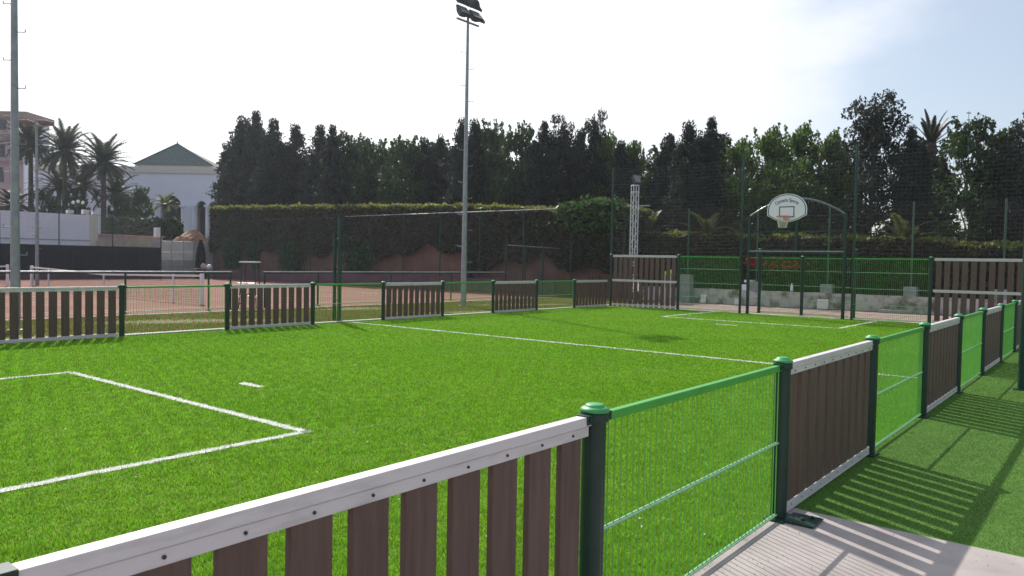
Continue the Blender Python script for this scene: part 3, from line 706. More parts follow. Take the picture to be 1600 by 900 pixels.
# ================================================================== TREES
def tufts_to_leaves(T, per, seed, flat=.75):
    g = np.random.default_rng(seed); P = []
    for (x, y, z, r) in T:
        n = int(per*(r/.5)**1.6); d = g.normal(size=(n, 3)); d /= np.linalg.norm(d, axis=1)[:, None]
        d *= (r*g.uniform(.25, 1.0, n)**.5)[:, None]; d[:, 2] *= flat; P.append(d+[x, y, z])
    return np.vstack(P)
def conifer(seed, shape='col', H=10., RR=2.0):
    g = random.Random(seed); T = []; b = MB(); br = []
    b.path([(0, 0, 0), (.1, .05, H*.4), (0, -.05, H*.75), (.05, 0, H*.97)], [.2, .14, .08, .03], 7)
    leads = [(0, 0, H)]+[(g.uniform(-1.1, 1.1)*RR*.5, g.uniform(-1.1, 1.1)*RR*.5, H*g.uniform(.80, .97)) for _ in range(4)]
    for (lx, ly, lh) in leads:
        z = 1.6
        while z < lh:
            t = z/lh
            if shape == 'open': rad = RR*1.15*math.sin(min(1, .25+t)*math.pi*.78)**.8
            else: rad = RR*(1-t**4.5)*(.9+.12*math.sin(z*2.3+seed))
            if lx or ly: rad *= .6
            nb = 5 if shape == 'col' else 4
            for k in range(nb):
                a = g.uniform(0, 6.28); d = rad*g.uniform(.45, 1.08); s = g.uniform(.26, .55)
                x, y, zz = lx*t+d*math.cos(a), ly*t+d*math.sin(a), z+g.uniform(-.25, .35)+d*.22
                T.append((x, y, zz, s)); br.append(((lx*t, ly*t, z-.3), (x, y, zz)))
            z += g.uniform(.26, .42) if shape == 'col' else g.uniform(.42, .72)
        T.append((lx, ly, lh, .26)); T.append((lx+.12, ly, lh-.3, .34)); T.append((lx-.25, ly+.1, lh-.55, .42)); T.append((lx+.3, ly-.2, lh-.75, .42)); T.append((lx-.1, ly-.35, lh-.9, .45)); T.append((lx+.1, ly+.4, lh-.8, .42))
    for p, q in br[::3]: b.tube(p, q, .035, .012, 5)
    P = tufts_to_leaves(T, 74, seed)
    return leaf_mesh('foliage', P, .105, M['conifer'], up=.5, seed=seed, aspect=1.9), b.mesh('trunk', M['bark'])
def broadleaf(seed, H=9., RR=2.3):
    g = random.Random(seed); T = []; b = MB()
    b.path([(0, 0, 0), (.1, 0, H*.3), (-.05, .1, H*.5)], [.2, .16, .12], 7)
    for i in range(26):
        a = g.uniform(0, 6.28); z = H*g.uniform(.25, .93); rad = RR*math.sin(math.pi*min(.97, (z/H)*.75+.2))**.55*g.uniform(.35, 1)
        c = (rad*math.cos(a), rad*math.sin(a), z); b.tube((0, 0, max(.5, z*.6)), c, .06, .02, 5)
        for k in range(7):
            T.append((c[0]+g.gauss(0, .5), c[1]+g.gauss(0, .5), c[2]+g.gauss(0, .42), g.uniform(.28, .58)))
    for k in range(40): a = g.uniform(0, 6.28); T.append((RR*.8*math.cos(a)*g.random()**.5, RR*.8*math.sin(a)*g.random()**.5, H*g.uniform(.12, .6), .6))
    P = tufts_to_leaves(T, 46, seed)
    # loose sprigs that break the outline
    gg = np.random.default_rng(seed)
    for i in range(60):
        a = g.uniform(0, 6.28); z = H*g.uniform(.5, .98); rad = RR*math.sin(math.pi*min(.97, (z/H)*.75+.2))**.6*.95
        q = np.array([rad*math.cos(a), rad*math.sin(a), z]); d = np.array([math.cos(a)*.5, math.sin(a)*.5, 1.0]); L = g.uniform(.3, .8)
        t = gg.uniform(0, 1, 26)[:, None]; P = np.vstack([P, q+d*t*L+gg.normal(0, .07, (26, 3))])
    return leaf_mesh('foliage', P, .15, M['broad'], up=.2, seed=seed), b.mesh('trunk', M['bark'])
CON = [conifer(s) for s in (1, 2, 3, 4)]; OPEN = [conifer(s, 'open', 10, 2.4) for s in (11, 12)]; BRD = [broadleaf(s) for s in (21, 22, 23, 24)]
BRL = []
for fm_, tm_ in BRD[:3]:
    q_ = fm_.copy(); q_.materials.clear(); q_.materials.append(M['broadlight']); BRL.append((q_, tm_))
def xplane(px):   # the belt of trees runs behind the hedges, a little uneven
    return 38.2+1.2*math.sin(px*.021)+.8*math.sin(px*.057)
def tree(kind, px, ytop, width_px, label, back=0):
    X_ = xplane(px)+back; c = onx(px, ytop, X_); d = float(np.dot(c-O, _f)); h = c[2]; w_ = width_px/F*d
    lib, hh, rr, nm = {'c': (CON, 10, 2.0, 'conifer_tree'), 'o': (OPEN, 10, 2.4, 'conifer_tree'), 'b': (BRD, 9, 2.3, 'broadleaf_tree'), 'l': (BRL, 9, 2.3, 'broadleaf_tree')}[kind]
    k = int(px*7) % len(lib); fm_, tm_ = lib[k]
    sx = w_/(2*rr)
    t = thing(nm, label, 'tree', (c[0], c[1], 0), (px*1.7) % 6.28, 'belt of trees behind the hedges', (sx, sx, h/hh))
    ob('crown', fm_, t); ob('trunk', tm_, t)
TREES = [
 ('b', 362, 262, 46, 'short round tree at the left end of the belt next to the white building'),
 ('c', 378, 192, 58, 'leftmost of the tall dark conifers, with a knobbly forked top'),
 ('c', 400, 186, 46, 'tall dark conifer with the highest tip at the left end of the belt'),
 ('c', 428, 198, 48, 'dark conifer just right of the highest tip at the left end'),
 ('c', 462, 204, 52, 'dark conifer with a narrow tip, fourth from the left end of the belt'),
 ('c', 500, 207, 48, 'dark conifer with a lumpy top above the double green pole'),
 ('c', 520, 207, 40, 'dark conifer with a sharp tip above the double green pole'),
 ('b', 548, 212, 62, 'grey green broadleaf tree right of the sharp tipped conifer'),
 ('b', 592, 222, 66, 'rounded broadleaf tree, lowest of the skyline left of the floodlight mast'),
 ('b', 632, 217, 66, 'feathery broadleaf tree left of the floodlight mast'),
 ('c', 662, 224, 44, 'dull conifer between the feathery tree and the small spire'),
 ('c', 687, 217, 40, 'small spire shaped conifer nearest left of the floodlight mast'),
 ('c', 722, 196, 46, 'dark conifer directly behind the floodlight mast'),
 ('c', 742, 196, 40, 'dark conifer touching the right side of the floodlight mast'),
 ('b', 771, 194, 66, 'full broadleaf tree right of the floodlight mast'),
 ('b', 812, 199, 66, 'airy broadleaf tree, second to the right of the floodlight mast'),
 ('c', 849, 197, 42, 'dark columnar conifer before the flat topped conifer'),
 ('o', 882, 189, 52, 'flat topped open conifer with sky showing through'),
 ('c', 908, 218, 40, 'short dark conifer between the flat topped and the thin tipped ones'),
 ('o', 928, 182, 50, 'thin tipped conifer with a bare leading shoot left of the ball net'),
 ('l', 945, 212, 56, 'bright green bushy tree behind the corner pole of the ball net'),
 ('c', 970, 229, 44, 'low conifer just right of the ball net corner pole'),
 ('l', 992, 225, 50, 'light green pointed tree behind the lattice mast'),
 ('c', 1045, 216, 58, 'dark conifer right of the dip in the skyline'),
 ('c', 1078, 200, 54, 'dark conifer with twin tips behind the left ball net panel'),
 ('c', 1112, 198, 50, 'dark conifer with a crooked tip behind the left ball net panel'),
 ('l', 1152, 222, 66, 'thin leafed tree behind the ball net pole left of the goal'),
 ('l', 1200, 204, 76, 'yellow green broadleaf tree above the backboard, left one of two'),
 ('l', 1248, 200, 76, 'yellow green broadleaf tree above the backboard, right one of two'),
 ('l', 1296, 210, 62, 'leafy tree just left of the ball net pole right of the goal'),
 ('o', 1368, 152, 104, 'tallest tree, a ragged open conifer right of the goal'),
 ('c', 1424, 212, 50, 'dark narrow conifer tucked beside the tallest ragged conifer'),
 ('b', 1520, 190, 92, 'dark rounded tree near the right edge beyond the palm'),
 ('b', 1562, 206, 70, 'low spreading tree close to the right edge'),
 ('o', 1618, 168, 84, 'ragged conifer cut by the right edge of the picture'),
]
for i, (k, px, yt, w_, lb) in enumerate(TREES): tree(k, px, yt, w_*(1.42 if k == 'c' else 1.15), lb, back=(i % 3)*.9)
for i, (k, px, yt, w_, lb) in enumerate(TREES[1::2]+[TREES[2], TREES[12], TREES[24]]):
    px += 18; X_ = 42.5+(i % 2)*1.0; yt2 = 219+(i*37 % 22); c = onx(px, yt2, X_); d = float(np.dot(c-O, _f)); sx = 112/F*d/4.0
    kk = (CON+BRD[:2])[i % 6]; hh = 10 if i % 6 < 4 else 9
    t = thing('background_tree', 'second row tree behind the '+' '.join(lb.split(',')[0].split()[:11]), 'tree', (c[0], c[1], 0), i*2.1, 'second row of the tree belt', (sx, sx, c[2]/hh))
    ob('crown', kk[0], t); ob('trunk', kk[1], t)

# ------------------------------------------------------------------ palms
def frond(b, o, az, el, L, droop, w, n=9, leaf=26, g=random):
    P = []; p = np.array(o, float); e = el
    for i in range(n+1):
        P.append(p.copy()); d = np.array([math.cos(az)*math.cos(e), math.sin(az)*math.cos(e), math.sin(e)]); p = p+d*L/n; e -= droop/n*(.5+i/n)
    P = np.array(P)
    b.path(P, [.035*(1-.85*i/n) for i in range(n+1)], 4, mi=0)
    side = np.array([-math.sin(az), math.cos(az), 0])
    for k in range(leaf):
        t = .1+.9*k/leaf; f_ = t*n; i = min(n-1, int(f_)); c = P[i]+(P[i+1]-P[i])*(f_-i); fw = (P[i+1]-P[i]); fw /= np.linalg.norm(fw)
        ll = w*math.sin(math.pi*min(1, .18+t*.8))**.6
        for s in (-1, 1):
            tip = c+side*s*ll*.72+fw*ll*.62+np.array([0, 0, .14*ll-.22*ll*g.random()]); h = fw*.075
            b.add([c-h, c+h, tip], [(0, 1, 2)], 0)
def palm(name, label, loc, H, L, n, w, group, mfol='palm', trunk=.22, el0=1.35, el1=-.35, droop=1.3, seed=0, leaf=26, scl=1):
    g = random.Random(seed); t = thing(name, label, 'palm tree', loc, g.uniform(0, 6), group)
    if H > .4:
        b = MB(); prof = []
        for i in range(13): z = H*i/12; prof.append((trunk*(1.25-.4*i/12+.05*(i % 2)), z))
        prof += [(trunk*1.5, H+.15), (trunk*1.7, H+.45), (trunk*.8, H+.7)]
        b.lathe(prof, 10); ob('trunk', b.mesh('trunk', M['palmtrunk']), t)
    b = MB()
    for i in range(n):
        u = (i+.5)/n; el = el0+(el1-el0)*u**.9; frond(b, (0, 0, H+(.5 if H > .4 else 0)), i*2.399+g.uniform(-.2, .2), el, L*g.uniform(.85, 1.1), droop*g.uniform(.7, 1.2), w, leaf=leaf, g=g)
    ob('fronds', b.mesh('fronds', M[mfol]), t); return t
PG = 'palms in front of the white building'
def palm_at(px, pyc, ybase_z, depth, **k):
    c = dep(px, pyc, depth); return (c[0], c[1], ybase_z), c[2]-ybase_z
for args in ((48, 232, 84, 'tall palm behind the twin headed lamp in front of the pink building', 3.5, 44, 1),
             (101, 244, 82, 'tall feathery palm, middle and tallest trunk of the three', 3.9, 48, 2),
             (162, 262, 80, 'palm with drooping fronds, rightmost of the three by the white building', 3.8, 44, 3)):
    px, py, dd, lb, L, n, sd_ = args; loc, h = palm_at(px, py, 2.3, dd); palm('palm_tree', lb, loc, h, L*.92, n+30, .62, PG, seed=sd_, trunk=.24, el1=-.55, droop=.95, leaf=34)
for args in ((92, 300, 86, 'low bushy palm under the tallest of the three palms', 3.4, 30, 5), (130, 300, 85, 'low bushy palm between two taller palm trunks', 3.6, 34, 6),
             (182, 312, 84, 'low bushy palm right of the rightmost tall palm trunk', 3.2, 30, 7), (20, 330, 82, 'dark low palm beside the left floodlight mast', 3.0, 26, 8)):
    px, py, dd, lb, L, n, sd_ = args; loc, h = palm_at(px, py, 2.3, dd); palm('palm_tree', lb, loc, h, L, n+16, .6, PG, seed=sd_, trunk=.24, el1=-.3, droop=1.4, leaf=34)
loc, h = palm_at(258, 328, 2.3, 72); palm('palm_tree', 'little bright green palm in front of the big arched doorway', loc, h, 1.5, 20, .4, PG, mfol='palmlight', seed=9, trunk=.12, leaf=14)
for k, (px, py, sz, lb) in enumerate(((1008, 368, 1.9, 'arching young palm beside the lattice mast above the low hedge'), (1108, 368, 1.8, 'upright young palm above the low hedge left of the goal'),
                           (1412, 376, 1.6, 'young palm with one upright frond above the low hedge right of the goal'), (1150, 372, .9, 'tiny palm tuft nearest the left side of the goal above the hedge'))):
    c = onx(px, py, 35.2); palm('young_palm', lb, (c[0], c[1], c[2]-.5), .3, sz, 11, .42, 'young palms above the low hedge', mfol='palmlight', seed=30+k, el0=1.5, el1=.35, droop=1.2, leaf=22)
c = onx(1455, 232, 43.0); palm('palm_tree', 'dark palm with stiff upright fronds among the trees right of the goal', (c[0], c[1], 0), c[2]-.35, 1.75, 15, .24, None, seed=44, trunk=.16, el0=1.5, el1=.45, droop=.5)

# dark shrubs in front of the white building
def bush(px, py, depth, wpx, zb, label, group, k=0, cat='bush'):
    c = dep(px, py, depth); sx = wpx/F*depth/4.6; h = c[2]-zb
    t = thing('bush', label, cat, (c[0], c[1], zb), px, group, (sx, sx, h/9)); ob('crown', BRD[k % 4][0], t); ob('trunk', BRD[k % 4][1], t)
GB = 'bushes in front of the white building'
bush(68, 298, 78, 40, 2.3, 'dark bush left of the tallest palm trunk', GB, 0)
bush(118, 306, 78, 44, 2.3, 'dark bush between the palm trunks', GB, 1)
bush(190, 302, 78, 40, 2.3, 'wide dark bush right of the palms', GB, 2)
bush(222, 294, 76, 32, 2.3, 'round leafy tree beside the big arched doorway', GB, 3)
bush(28, 344, 58.8, 50, 0, 'bright green shrub against the white boundary wall beside the left mast', GB, 2)
bush(4, 342, 58.5, 22, 0, 'green shrub at the left picture edge against the white boundary wall', GB, 1)
b_lo = dep(165, 343, 70); b_hi = dep(283, 345, 70)
g = np.random.default_rng(77); n = 9000; t_ = g.uniform(0, 1, n); P = (b_lo[None]*(1-t_[:, None])+b_hi[None]*t_[:, None])
P = P+g.normal(0, .12, (n, 3)); P[:, 2] -= g.uniform(0, 1.6, n); P[:, 2] += .15*np.sin(t_*30)
c0 = (b_lo+b_hi)/2; t = thing('hedge', 'dark clipped hedge on the terrace below the big arch', 'hedge', (c0[0], c0[1], 2.3))
ob('foliage', leaf_mesh('foliage', P-[c0[0], c0[1], 2.3], .2, M['broad'], seed=78), t)
# narrow dark cypress in the corner by the gate
cy = ony(312, 376, 57.0); g = np.random.default_rng(79); n = 3500; z = cy[2]*g.uniform(0, 1, n); rr = .5*(1-z/cy[2])**.5*g.uniform(.3, 1, n)**.5; a = g.uniform(0, 6.28, n)
t = thing('cypress', 'narrow dark cypress in the corner between gate and pink wall', 'tree', (cy[0]+.1, 57.0, 0)); ob('crown', leaf_mesh('crown', np.c_[rr*np.cos(a), rr*np.sin(a), z], .12, M['conifer'], seed=80), t)
b = MB(); b.tube((0, 0, 0), (0, 0, 1), .06); ob('trunk', b.mesh('trunk', M['bark']), t)

# ================================================================== BUILDINGS
Rh = np.array([_r[0], _r[1], 0]); Fh = np.array([math.cos(YAW), math.sin(YAW), 0])
def bframe(D):   # building standing square to the view: local x right, y away
    return math.atan2(Rh[1], Rh[0])
DM = 95.
def lx(px, D=DM): return (px-800)/F*D
def lz(px, py, D=DM): return dep(px, py, D)[2]
org = Fh*DM; ang = math.atan2(Rh[1], Rh[0])
mo = thing('white_building', 'long white building with arched openings and a green tiled pyramid roof', 'building', (org[0], org[1], 2.3), ang)
zt0 = lz(150, 262)-2.3; x0, x1 = lx(54), lx(346)
def arch_wall(b, X0, X1, Z0, Z1, arches, yf, th):
    """front wall with round-headed openings; arches = (centre, halfwidth, springing)"""
    xs = X0
    for (c, w, sp) in sorted(arches):
        b.box(xs, c-w, yf, yf+th, Z0, Z1)
        N = 12; top = sp+w
        V = []
        for i in range(N+1):
            a = math.pi*(1-i/N); V += [(c+w*math.cos(a), yf, sp+w*math.sin(a)), (c+w*math.cos(a), yf+th, sp+w*math.sin(a)), (c+w*math.cos(a), yf, Z1), (c+w*math.cos(a), yf+th, Z1)]
        Fs = []
        for i in range(N): k = 4*i; Fs += [(k, k+4, k+6, k+2), (k, k+1, k+5, k+4), (k+1, k+3, k+7, k+5)]
        b.add(V, Fs); xs = c+w
    b.box(xs, X1, yf, yf+th, Z0, Z1)
def lzl(px, py): return lz(px, py)-2.3
AR = [(lx(265.5), lx(282)-lx(265.5), lzl(265, 322)), (lx(313.5), .62, lzl(313, 322)), (lx(332.5), .62, lzl(332, 323)),
      (lx(195), .7, lzl(195, 320)), (lx(86), .75, lzl(86, 316))]
b = MB(); arch_wall(b, x0, x1, 0, zt0, AR, 0, .5); b.box(x0, x0+.4, .5, 12, 0, zt0); b.box(x1-.4, x1, .5, 12, 0, zt0); b.box(x0, x1, 11.6, 12, 0, zt0); b.box(x0+.4, x1-.4, .5, 11.6, zt0-.3, zt0-.1)
ob('wall', b.mesh('wall', M['bwhite']), mo)
b = MB(); b.box(x0-.15, x1+.1, -.18, -.003, zt0-.55, zt0+.02); b.box(x0-.1, x1+.1, -.1, .4, zt0+.022, zt0+.2); ob('cornice', b.mesh('cornice', M['bcream']), mo)
for (c, w, sp) in AR:
    b = MB(); b.box(c-w-.1, c+w+.1, 1.5, 1.6, 0, sp+w+.2); wn_ = ob('window', b.mesh('window', M['dark']), mo)
    b = MB(); b.box(c-w, c+w, .8, .9, sp-.06, sp+.06); b.box(c-.05, c+.05, .8, .9, 0, sp+w); ob('window_bars', b.mesh('window_bars', M['window']), wn_)
for px in (243.5, 285.5, 303, 243.5+80):
    b = MB(); c = lx(px); b.tube((c, -.35, 0), (c, -.35, lzl(px, 324)), .13, n=12); b.box(c-.25, c+.25, -.6, -.1, lzl(px, 324), lzl(px, 322)+.1); ob('column', b.mesh('column', M['bwhite']), mo)
rx0, rx1, rc = lx(208), lx(329), lx(258); ze = lzl(265, 258); zA = lzl(274, 224); rw = 3.0
b = MB(); b.box(rx0+.25, rx1-.1, .6, .6+2*rw, zt0-.1, ze-.3); b.box(rx0+.0, rx1, .35, .6+2*rw, ze-.3, ze); ob('roof_base', b.mesh('roof_base', M['bcream']), mo)
b = MB(); b.add([(rx0-.1, .2, ze+.004), (rx1+.1, .2, ze+.004), (rx1+.1, .4+2*rw, ze+.004), (rx0-.1, .4+2*rw, ze+.004), (rc, .3+rw, zA+.35)], [(0, 1, 4), (1, 2, 4), (2, 3, 4), (3, 0, 4), (3, 2, 1, 0)])
rf = ob('roof', b.mesh('roof', M['tiles']), mo)
b = MB(); b.tube((rc, .3+rw, zA+.25), (rc, .3+rw, zA+.75), .12, .02); b.tube((rx0-.1, .2, ze+.03), (rc, .3+rw, zA+.37), .1, n=6); b.tube((rx1+.1, .2, ze+.03), (rc, .3+rw, zA+.37), .1, n=6); ob('ridge_tiles', b.mesh('ridge_tiles', mat('ridge_tile', (.06, .10, .085), .5)), rf)
# pink building at the left edge
DP = 112.; org = Fh*DP
pb = thing('pink_building', 'pink and white block with a brown cornice cut by the left edge', 'building', (org[0], org[1], 2.3), ang)
X = lambda px: lx(px, DP); Z = lambda px, py: lz(px, py, DP)-2.3
b = MB(); b.box(X(-60), X(38), 0, 5.6, 0, Z(20, 187)); ob('facade', b.mesh('facade', M['pinkb']), pb)
b = MB(); b.box(X(38)+.003, X(38)+.25, -.2, 5.7, 0, Z(20, 187)); ob('side_wall', b.mesh('side_wall', M['bwhite']), pb)
b = MB(); b.box(X(-62), X(38)+.9, -.9, 5.9, Z(20, 187)+.003, Z(20, 177)); b.box(X(-60), X(38)-.003, -.3, -.003, Z(20, 222), Z(20, 218)); b.box(X(-60), X(38)-.003, -.3, -.003, Z(20, 256), Z(20, 252)); ob('cornice', b.mesh('cornice', M['brownb']), pb)
for (a0, a1, c0_, c1_) in ((-20, 10, 184+5, 204), (20, 33, 190, 204), (-20, 8, 226, 246), (18, 31, 226, 250), (-20, 6, 262, 285), (16, 30, 262, 288)):
    b = MB(); b.box(X(a0), X(a1), -.06, -.004, Z(10, c1_), Z(10, c0_)); w_ = ob('window', b.mesh('window', M['window']), pb)
    b = MB(); b.box((X(a0)+X(a1))/2-.05, (X(a0)+X(a1))/2+.05, -.09, -.062, Z(10, c1_), Z(10, c0_)); ob('mullion', b.mesh('mullion', M['brownb']), w_)
# white boundary wall behind the windscreen
YW = 60.5
def yx(px, py=350): return ony(px, py, YW)
b = MB(); xw1 = yx(140)[0]; zw = yx(80, 333)[2]; b.box(2, xw1, 0, .3, 0, zw)
ww = thing('boundary_wall', 'white boundary wall with small square merlons above the black windscreen', 'wall', (0, YW, 0))
ob('wall', b.mesh('wall', M['wallwhite']), ww)
b = MB(); b.box(xw1+.003, yx(153)[0], -.02, 1.2, 0, zw+.05); ob('sunlit_end', b.mesh('sunlit_end', M['wallside']), ww)  # sunlit end face of the wall, the sun put into its yellowish colour
for px, s in ((111, .2), (135, .2), (149, .17)):
    b = MB(); c = yx(px)[0]; b.box(c-s, c+s, .02, .02+2*s, zw+.052, zw+.052+(.36 if px == 135 else .26)); ob('merlon', b.mesh('merlon', M['white']), ww)
b = MB(); b.box(2, xw1-.01, -.03, -.002, 2.72, 2.78); ob('groove', b.mesh('groove', M['galv']), ww)
# building rubble and slabs on the terrace
for k, (a0, a1, yt, yb_, mm, lb, dy) in enumerate(((154, 205, 367, 376, 'pinkslab', 'pinkish unfinished slab wall beyond the black windscreen', 1.2), (200, 254, 369, 378, 'pinkslab', 'pale pink slab wall running up to the gate', 1.6),
                          (155, 180, 375, 386, 'sand', 'sandy block of masonry just above the windscreen, left one', .5), (182, 253, 373, 388, 'sand', 'long sandy masonry block just above the windscreen', .2))):
    p = ony(a0, yt, 59.5+dy); q = ony(a1, yt+1, 59.5+dy); b = MB(); b.box(0, q[0]-p[0], 0, .4, 0, p[2])
    if k < 2: b.box(-.1, q[0]-p[0]+.1, -.15, .5, p[2]+.002, p[2]+.08)
    tag(ob('masonry_wall', b.mesh('masonry_wall', M[mm]), None, (p[0], p[1], 0)), lb, 'wall', 'unfinished masonry on the terrace')
p = ony(246, 356, 60.0); b = MB(); b.box(-.22, .22, -.2, .2, -.75, 0); tag(ob('stone_pillar', b.mesh('stone_pillar', M['white']), None, tuple(p), bevel=.03), 'small white block standing on the pink slab wall', 'block')
# soil heap
c = dep(298, 361, 66); base = 2.3; H_ = c[2]-base+.1; g = np.random.default_rng(5); b = MB(); n = 26; V = []
for j in range(n):
    for i in range(n):
        u, v = i/(n-1)*2-1, j/(n-1)*2-1; r_h = math.hypot(u, v); h = H_*math.exp(-2.2*r_h**2)*max(0, 1-r_h**6)*(1+.12*math.sin(u*6+v*4))+.12*math.sin(u*9)*math.cos(v*7)*(1-min(1, r_h))
        V.append((u*2.6+g.normal(0, .03), v*1.9+g.normal(0, .03), h-.05+g.normal(0, .03)))
b.add(V, [(j*n+i, j*n+i+1, (j+1)*n+i+1, (j+1)*n+i) for j in range(n-1) for i in range(n-1)])
tag(ob('soil_heap', b.mesh('soil_heap', M['mound']), None, (c[0], c[1], base)), 'heap of reddish brown soil behind the corner gate', 'soil heap')

# ================================================================== FLOODLIGHT MASTS, LAMPS
def flood_head_mesh():
    b = MB(); V = []
    for (y, w, h) in ((0, .27, .21), (-.06, .27, .21), (-.22, .16, .12), (-.27, .10, .08)):
        V += [(-w, y, -h), (w, y, -h), (w, y, h), (-w, y, h)]
    b.add(V, [(3, 2, 1, 0)]+[(4*i+a, 4*i+(a+1) % 4, 4*(i+1)+(a+1) % 4, 4*(i+1)+a) for i in range(3) for a in range(4)]+[(12, 13, 14, 15)])
    b.box(-.31, -.285, -.1, .0, -.30, .04); b.box(.285, .31, -.1, .0, -.30, .04); b.box(-.31, .31, -.08, -.03, -.32, -.29)
    return b.mesh('floodlight', M['lampbody'])
FH = flood_head_mesh(); b = MB(); b.box(-.255, .255, .002, .012, -.195, .195); FG = b.mesh('lens', M['glass'])
def mast(x, y, H, r0, r1, label, seed):
    g = random.Random(seed); t = thing('floodlight_mast', label, 'floodlight', (x, y, 0), 0, 'tall floodlight masts')
    b = MB(); b.lathe([(r0*1.6, 0), (r0*1.6, .02), (r0, .021), (r0, 1), ((r0+r1)/2, H/2), (r1, H), (r1*.2, H+.02)], 16); ob('pole', b.mesh('pole', M['galv'], smooth=False), t)
    b = MB(); b.tube((0, 0, 0), (.19, 0, 0), .011, n=5); b.tube((.19, 0, 0), (.19, 0, .07), .011, n=5); pg = b.mesh('climbing_peg', M['galv'])
    z = 1.7; k = 0
    while z < H-1:
        rr = r0+(r1-r0)*z/H; an = math.atan2(_r[1], _r[0])+(math.pi if k % 2 else 0)
        ob('climbing_peg', pg, t, (math.cos(an)*rr*.8, math.sin(an)*rr*.8, z), (0, 0, an)); z += .62; k += 1
    for z_, s in ((H-.42, -1), (H-.0, 1)):
        b = MB(); b.box(-.62, .62, -.03, .03, z_-.03, z_+.03); ob('arm', b.mesh('arm', M['galv']), t)
        for xx in (-.36, .36):
            f_ = ob('floodlight', FH, t, (xx, s*.12, z_+.36), (R(-38 if s < 0 else 38)*-1 if s < 0 else R(-38), 0, R(180) if s < 0 else 0)); ob('lens', FG, f_)
    return t
mast(21.91, 20.01, 11.35, .112, .048, 'tall grey floodlight mast with four lamps standing on the lawn in mid picture', 1)
mast(6.35, 19.45, 11.35, .098, .05, 'tall grey floodlight mast at the left edge with its lamps above the picture', 2)
# slim twin-headed lamp by the courts
p = onz(58, 446); t = thing('lamp_post', 'slim lamp post with two box lamp heads in front of the palms', 'lamp', (p[0], p[1], 0), ang)
b = MB(); b.tube((0, 0, 0), (0, 0, 8.65), .10, .06, 10)
for i in range(9): b.tube((-.22 if i % 2 else 0, 0, 2+i*.7), (.0 if i % 2 else .22, 0, 2+i*.7), .012, n=5)
b.tube((-.28, 0, 3.1), (.28, 0, 3.1), .02, n=6); ob('pole', b.mesh('pole', M['galv']), t)
b = MB(); b.box(-.55, .55, -.04, .04, 8.55, 8.65); ob('arm', b.mesh('arm', M['galv']), t)
for s in (-1, 1):
    b = MB(); b.box(s*.5-.26, s*.5+.26, -.35, .3, 8.655, 8.85); l_ = ob('lamp_head', b.mesh('lamp_head', mat('brown_lamp', (.20, .13, .12), .5)), t, bevel=.04)
    b = MB(); b.box(s*.5-.2, s*.5+.2, -.3, .2, 8.63, 8.652); ob('lens', b.mesh('lens', M['glass']), l_)
# triple globe street lamp on the terrace
c = dep(122, 318, 66); t = thing('street_lamp', 'small street lamp with white globes behind the boundary wall', 'lamp', (c[0], c[1], 2.3), ang)
b = MB(); h = c[2]-2.3; b.tube((0, 0, 0), (0, 0, h), .05); b.tube((-.4, 0, h-.1), (.4, 0, h-.1), .025); ob('pole', b.mesh('pole', M['pole']), t)
for s in (-.42, 0, .42):
    b = MB(); b.lathe([(.02, h-.08+(.0 if s else .1)), (.12, h+(.0 if s else .1)), (.14, h+.08+(.0 if s else .1)), (.1, h+.18+(.0 if s else .1)), (.02, h+.22+(.0 if s else .1))], 12, c=(s, 0)); ob('globe', b.mesh('globe', M['white'], smooth=True), t)
# lattice mast with lamp beyond the end fence
p = onz(988, 473); t = thing('lattice_mast', 'short white lattice mast topped by a floodlight behind the end fence', 'floodlight', (p[0], p[1], 0), ang+.3)
b = MB(); s = .125; HL = 5.3
cs = [(-s, -s), (s, -s), (s, s), (-s, s)]
for c in cs: b.tube((*c, 0), (*c, HL), .024, n=8)
N = 17
for k in range(4):
    a_, c_ = cs[k], cs[(k+1) % 4]
    for i in range(N):
        z0_, z1_ = (HL-.3)*i/N, (HL-.3)*(i+1)/N
        pa, pc = (a_, c_) if i % 2 == 0 else (c_, a_); b.tube((*pa, z0_), (*pc, z1_), .012, n=5)
    for z in (HL-.3, HL): b.tube((*a_, z), (*c_, z), .02, n=6)
ob('lattice', b.mesh('lattice', M['truss']), t)
f_ = ob('floodlight', FH, t, (.1, 0, HL+.30), (R(20), 0, R(205)), (.85, .85, .85)); ob('lens', FG, f_)
# aerial far behind the right-hand trees
c = dep(1514, 174, 90); t = thing('aerial', 'thin aerial poking above the trees near the right edge', 'aerial', (c[0], c[1], 0))
b = MB(); b.tube((0, 0, 0), (0, 0, c[2]), .03, n=6)
for i, w_ in enumerate((.5, .35, .3)): b.obox((0, 0, c[2]-.2-.8*i), Rh*w_*.5, Fh*.05, (0, 0, .05))
ob('mast', b.mesh('mast', M['lampbody']), t)

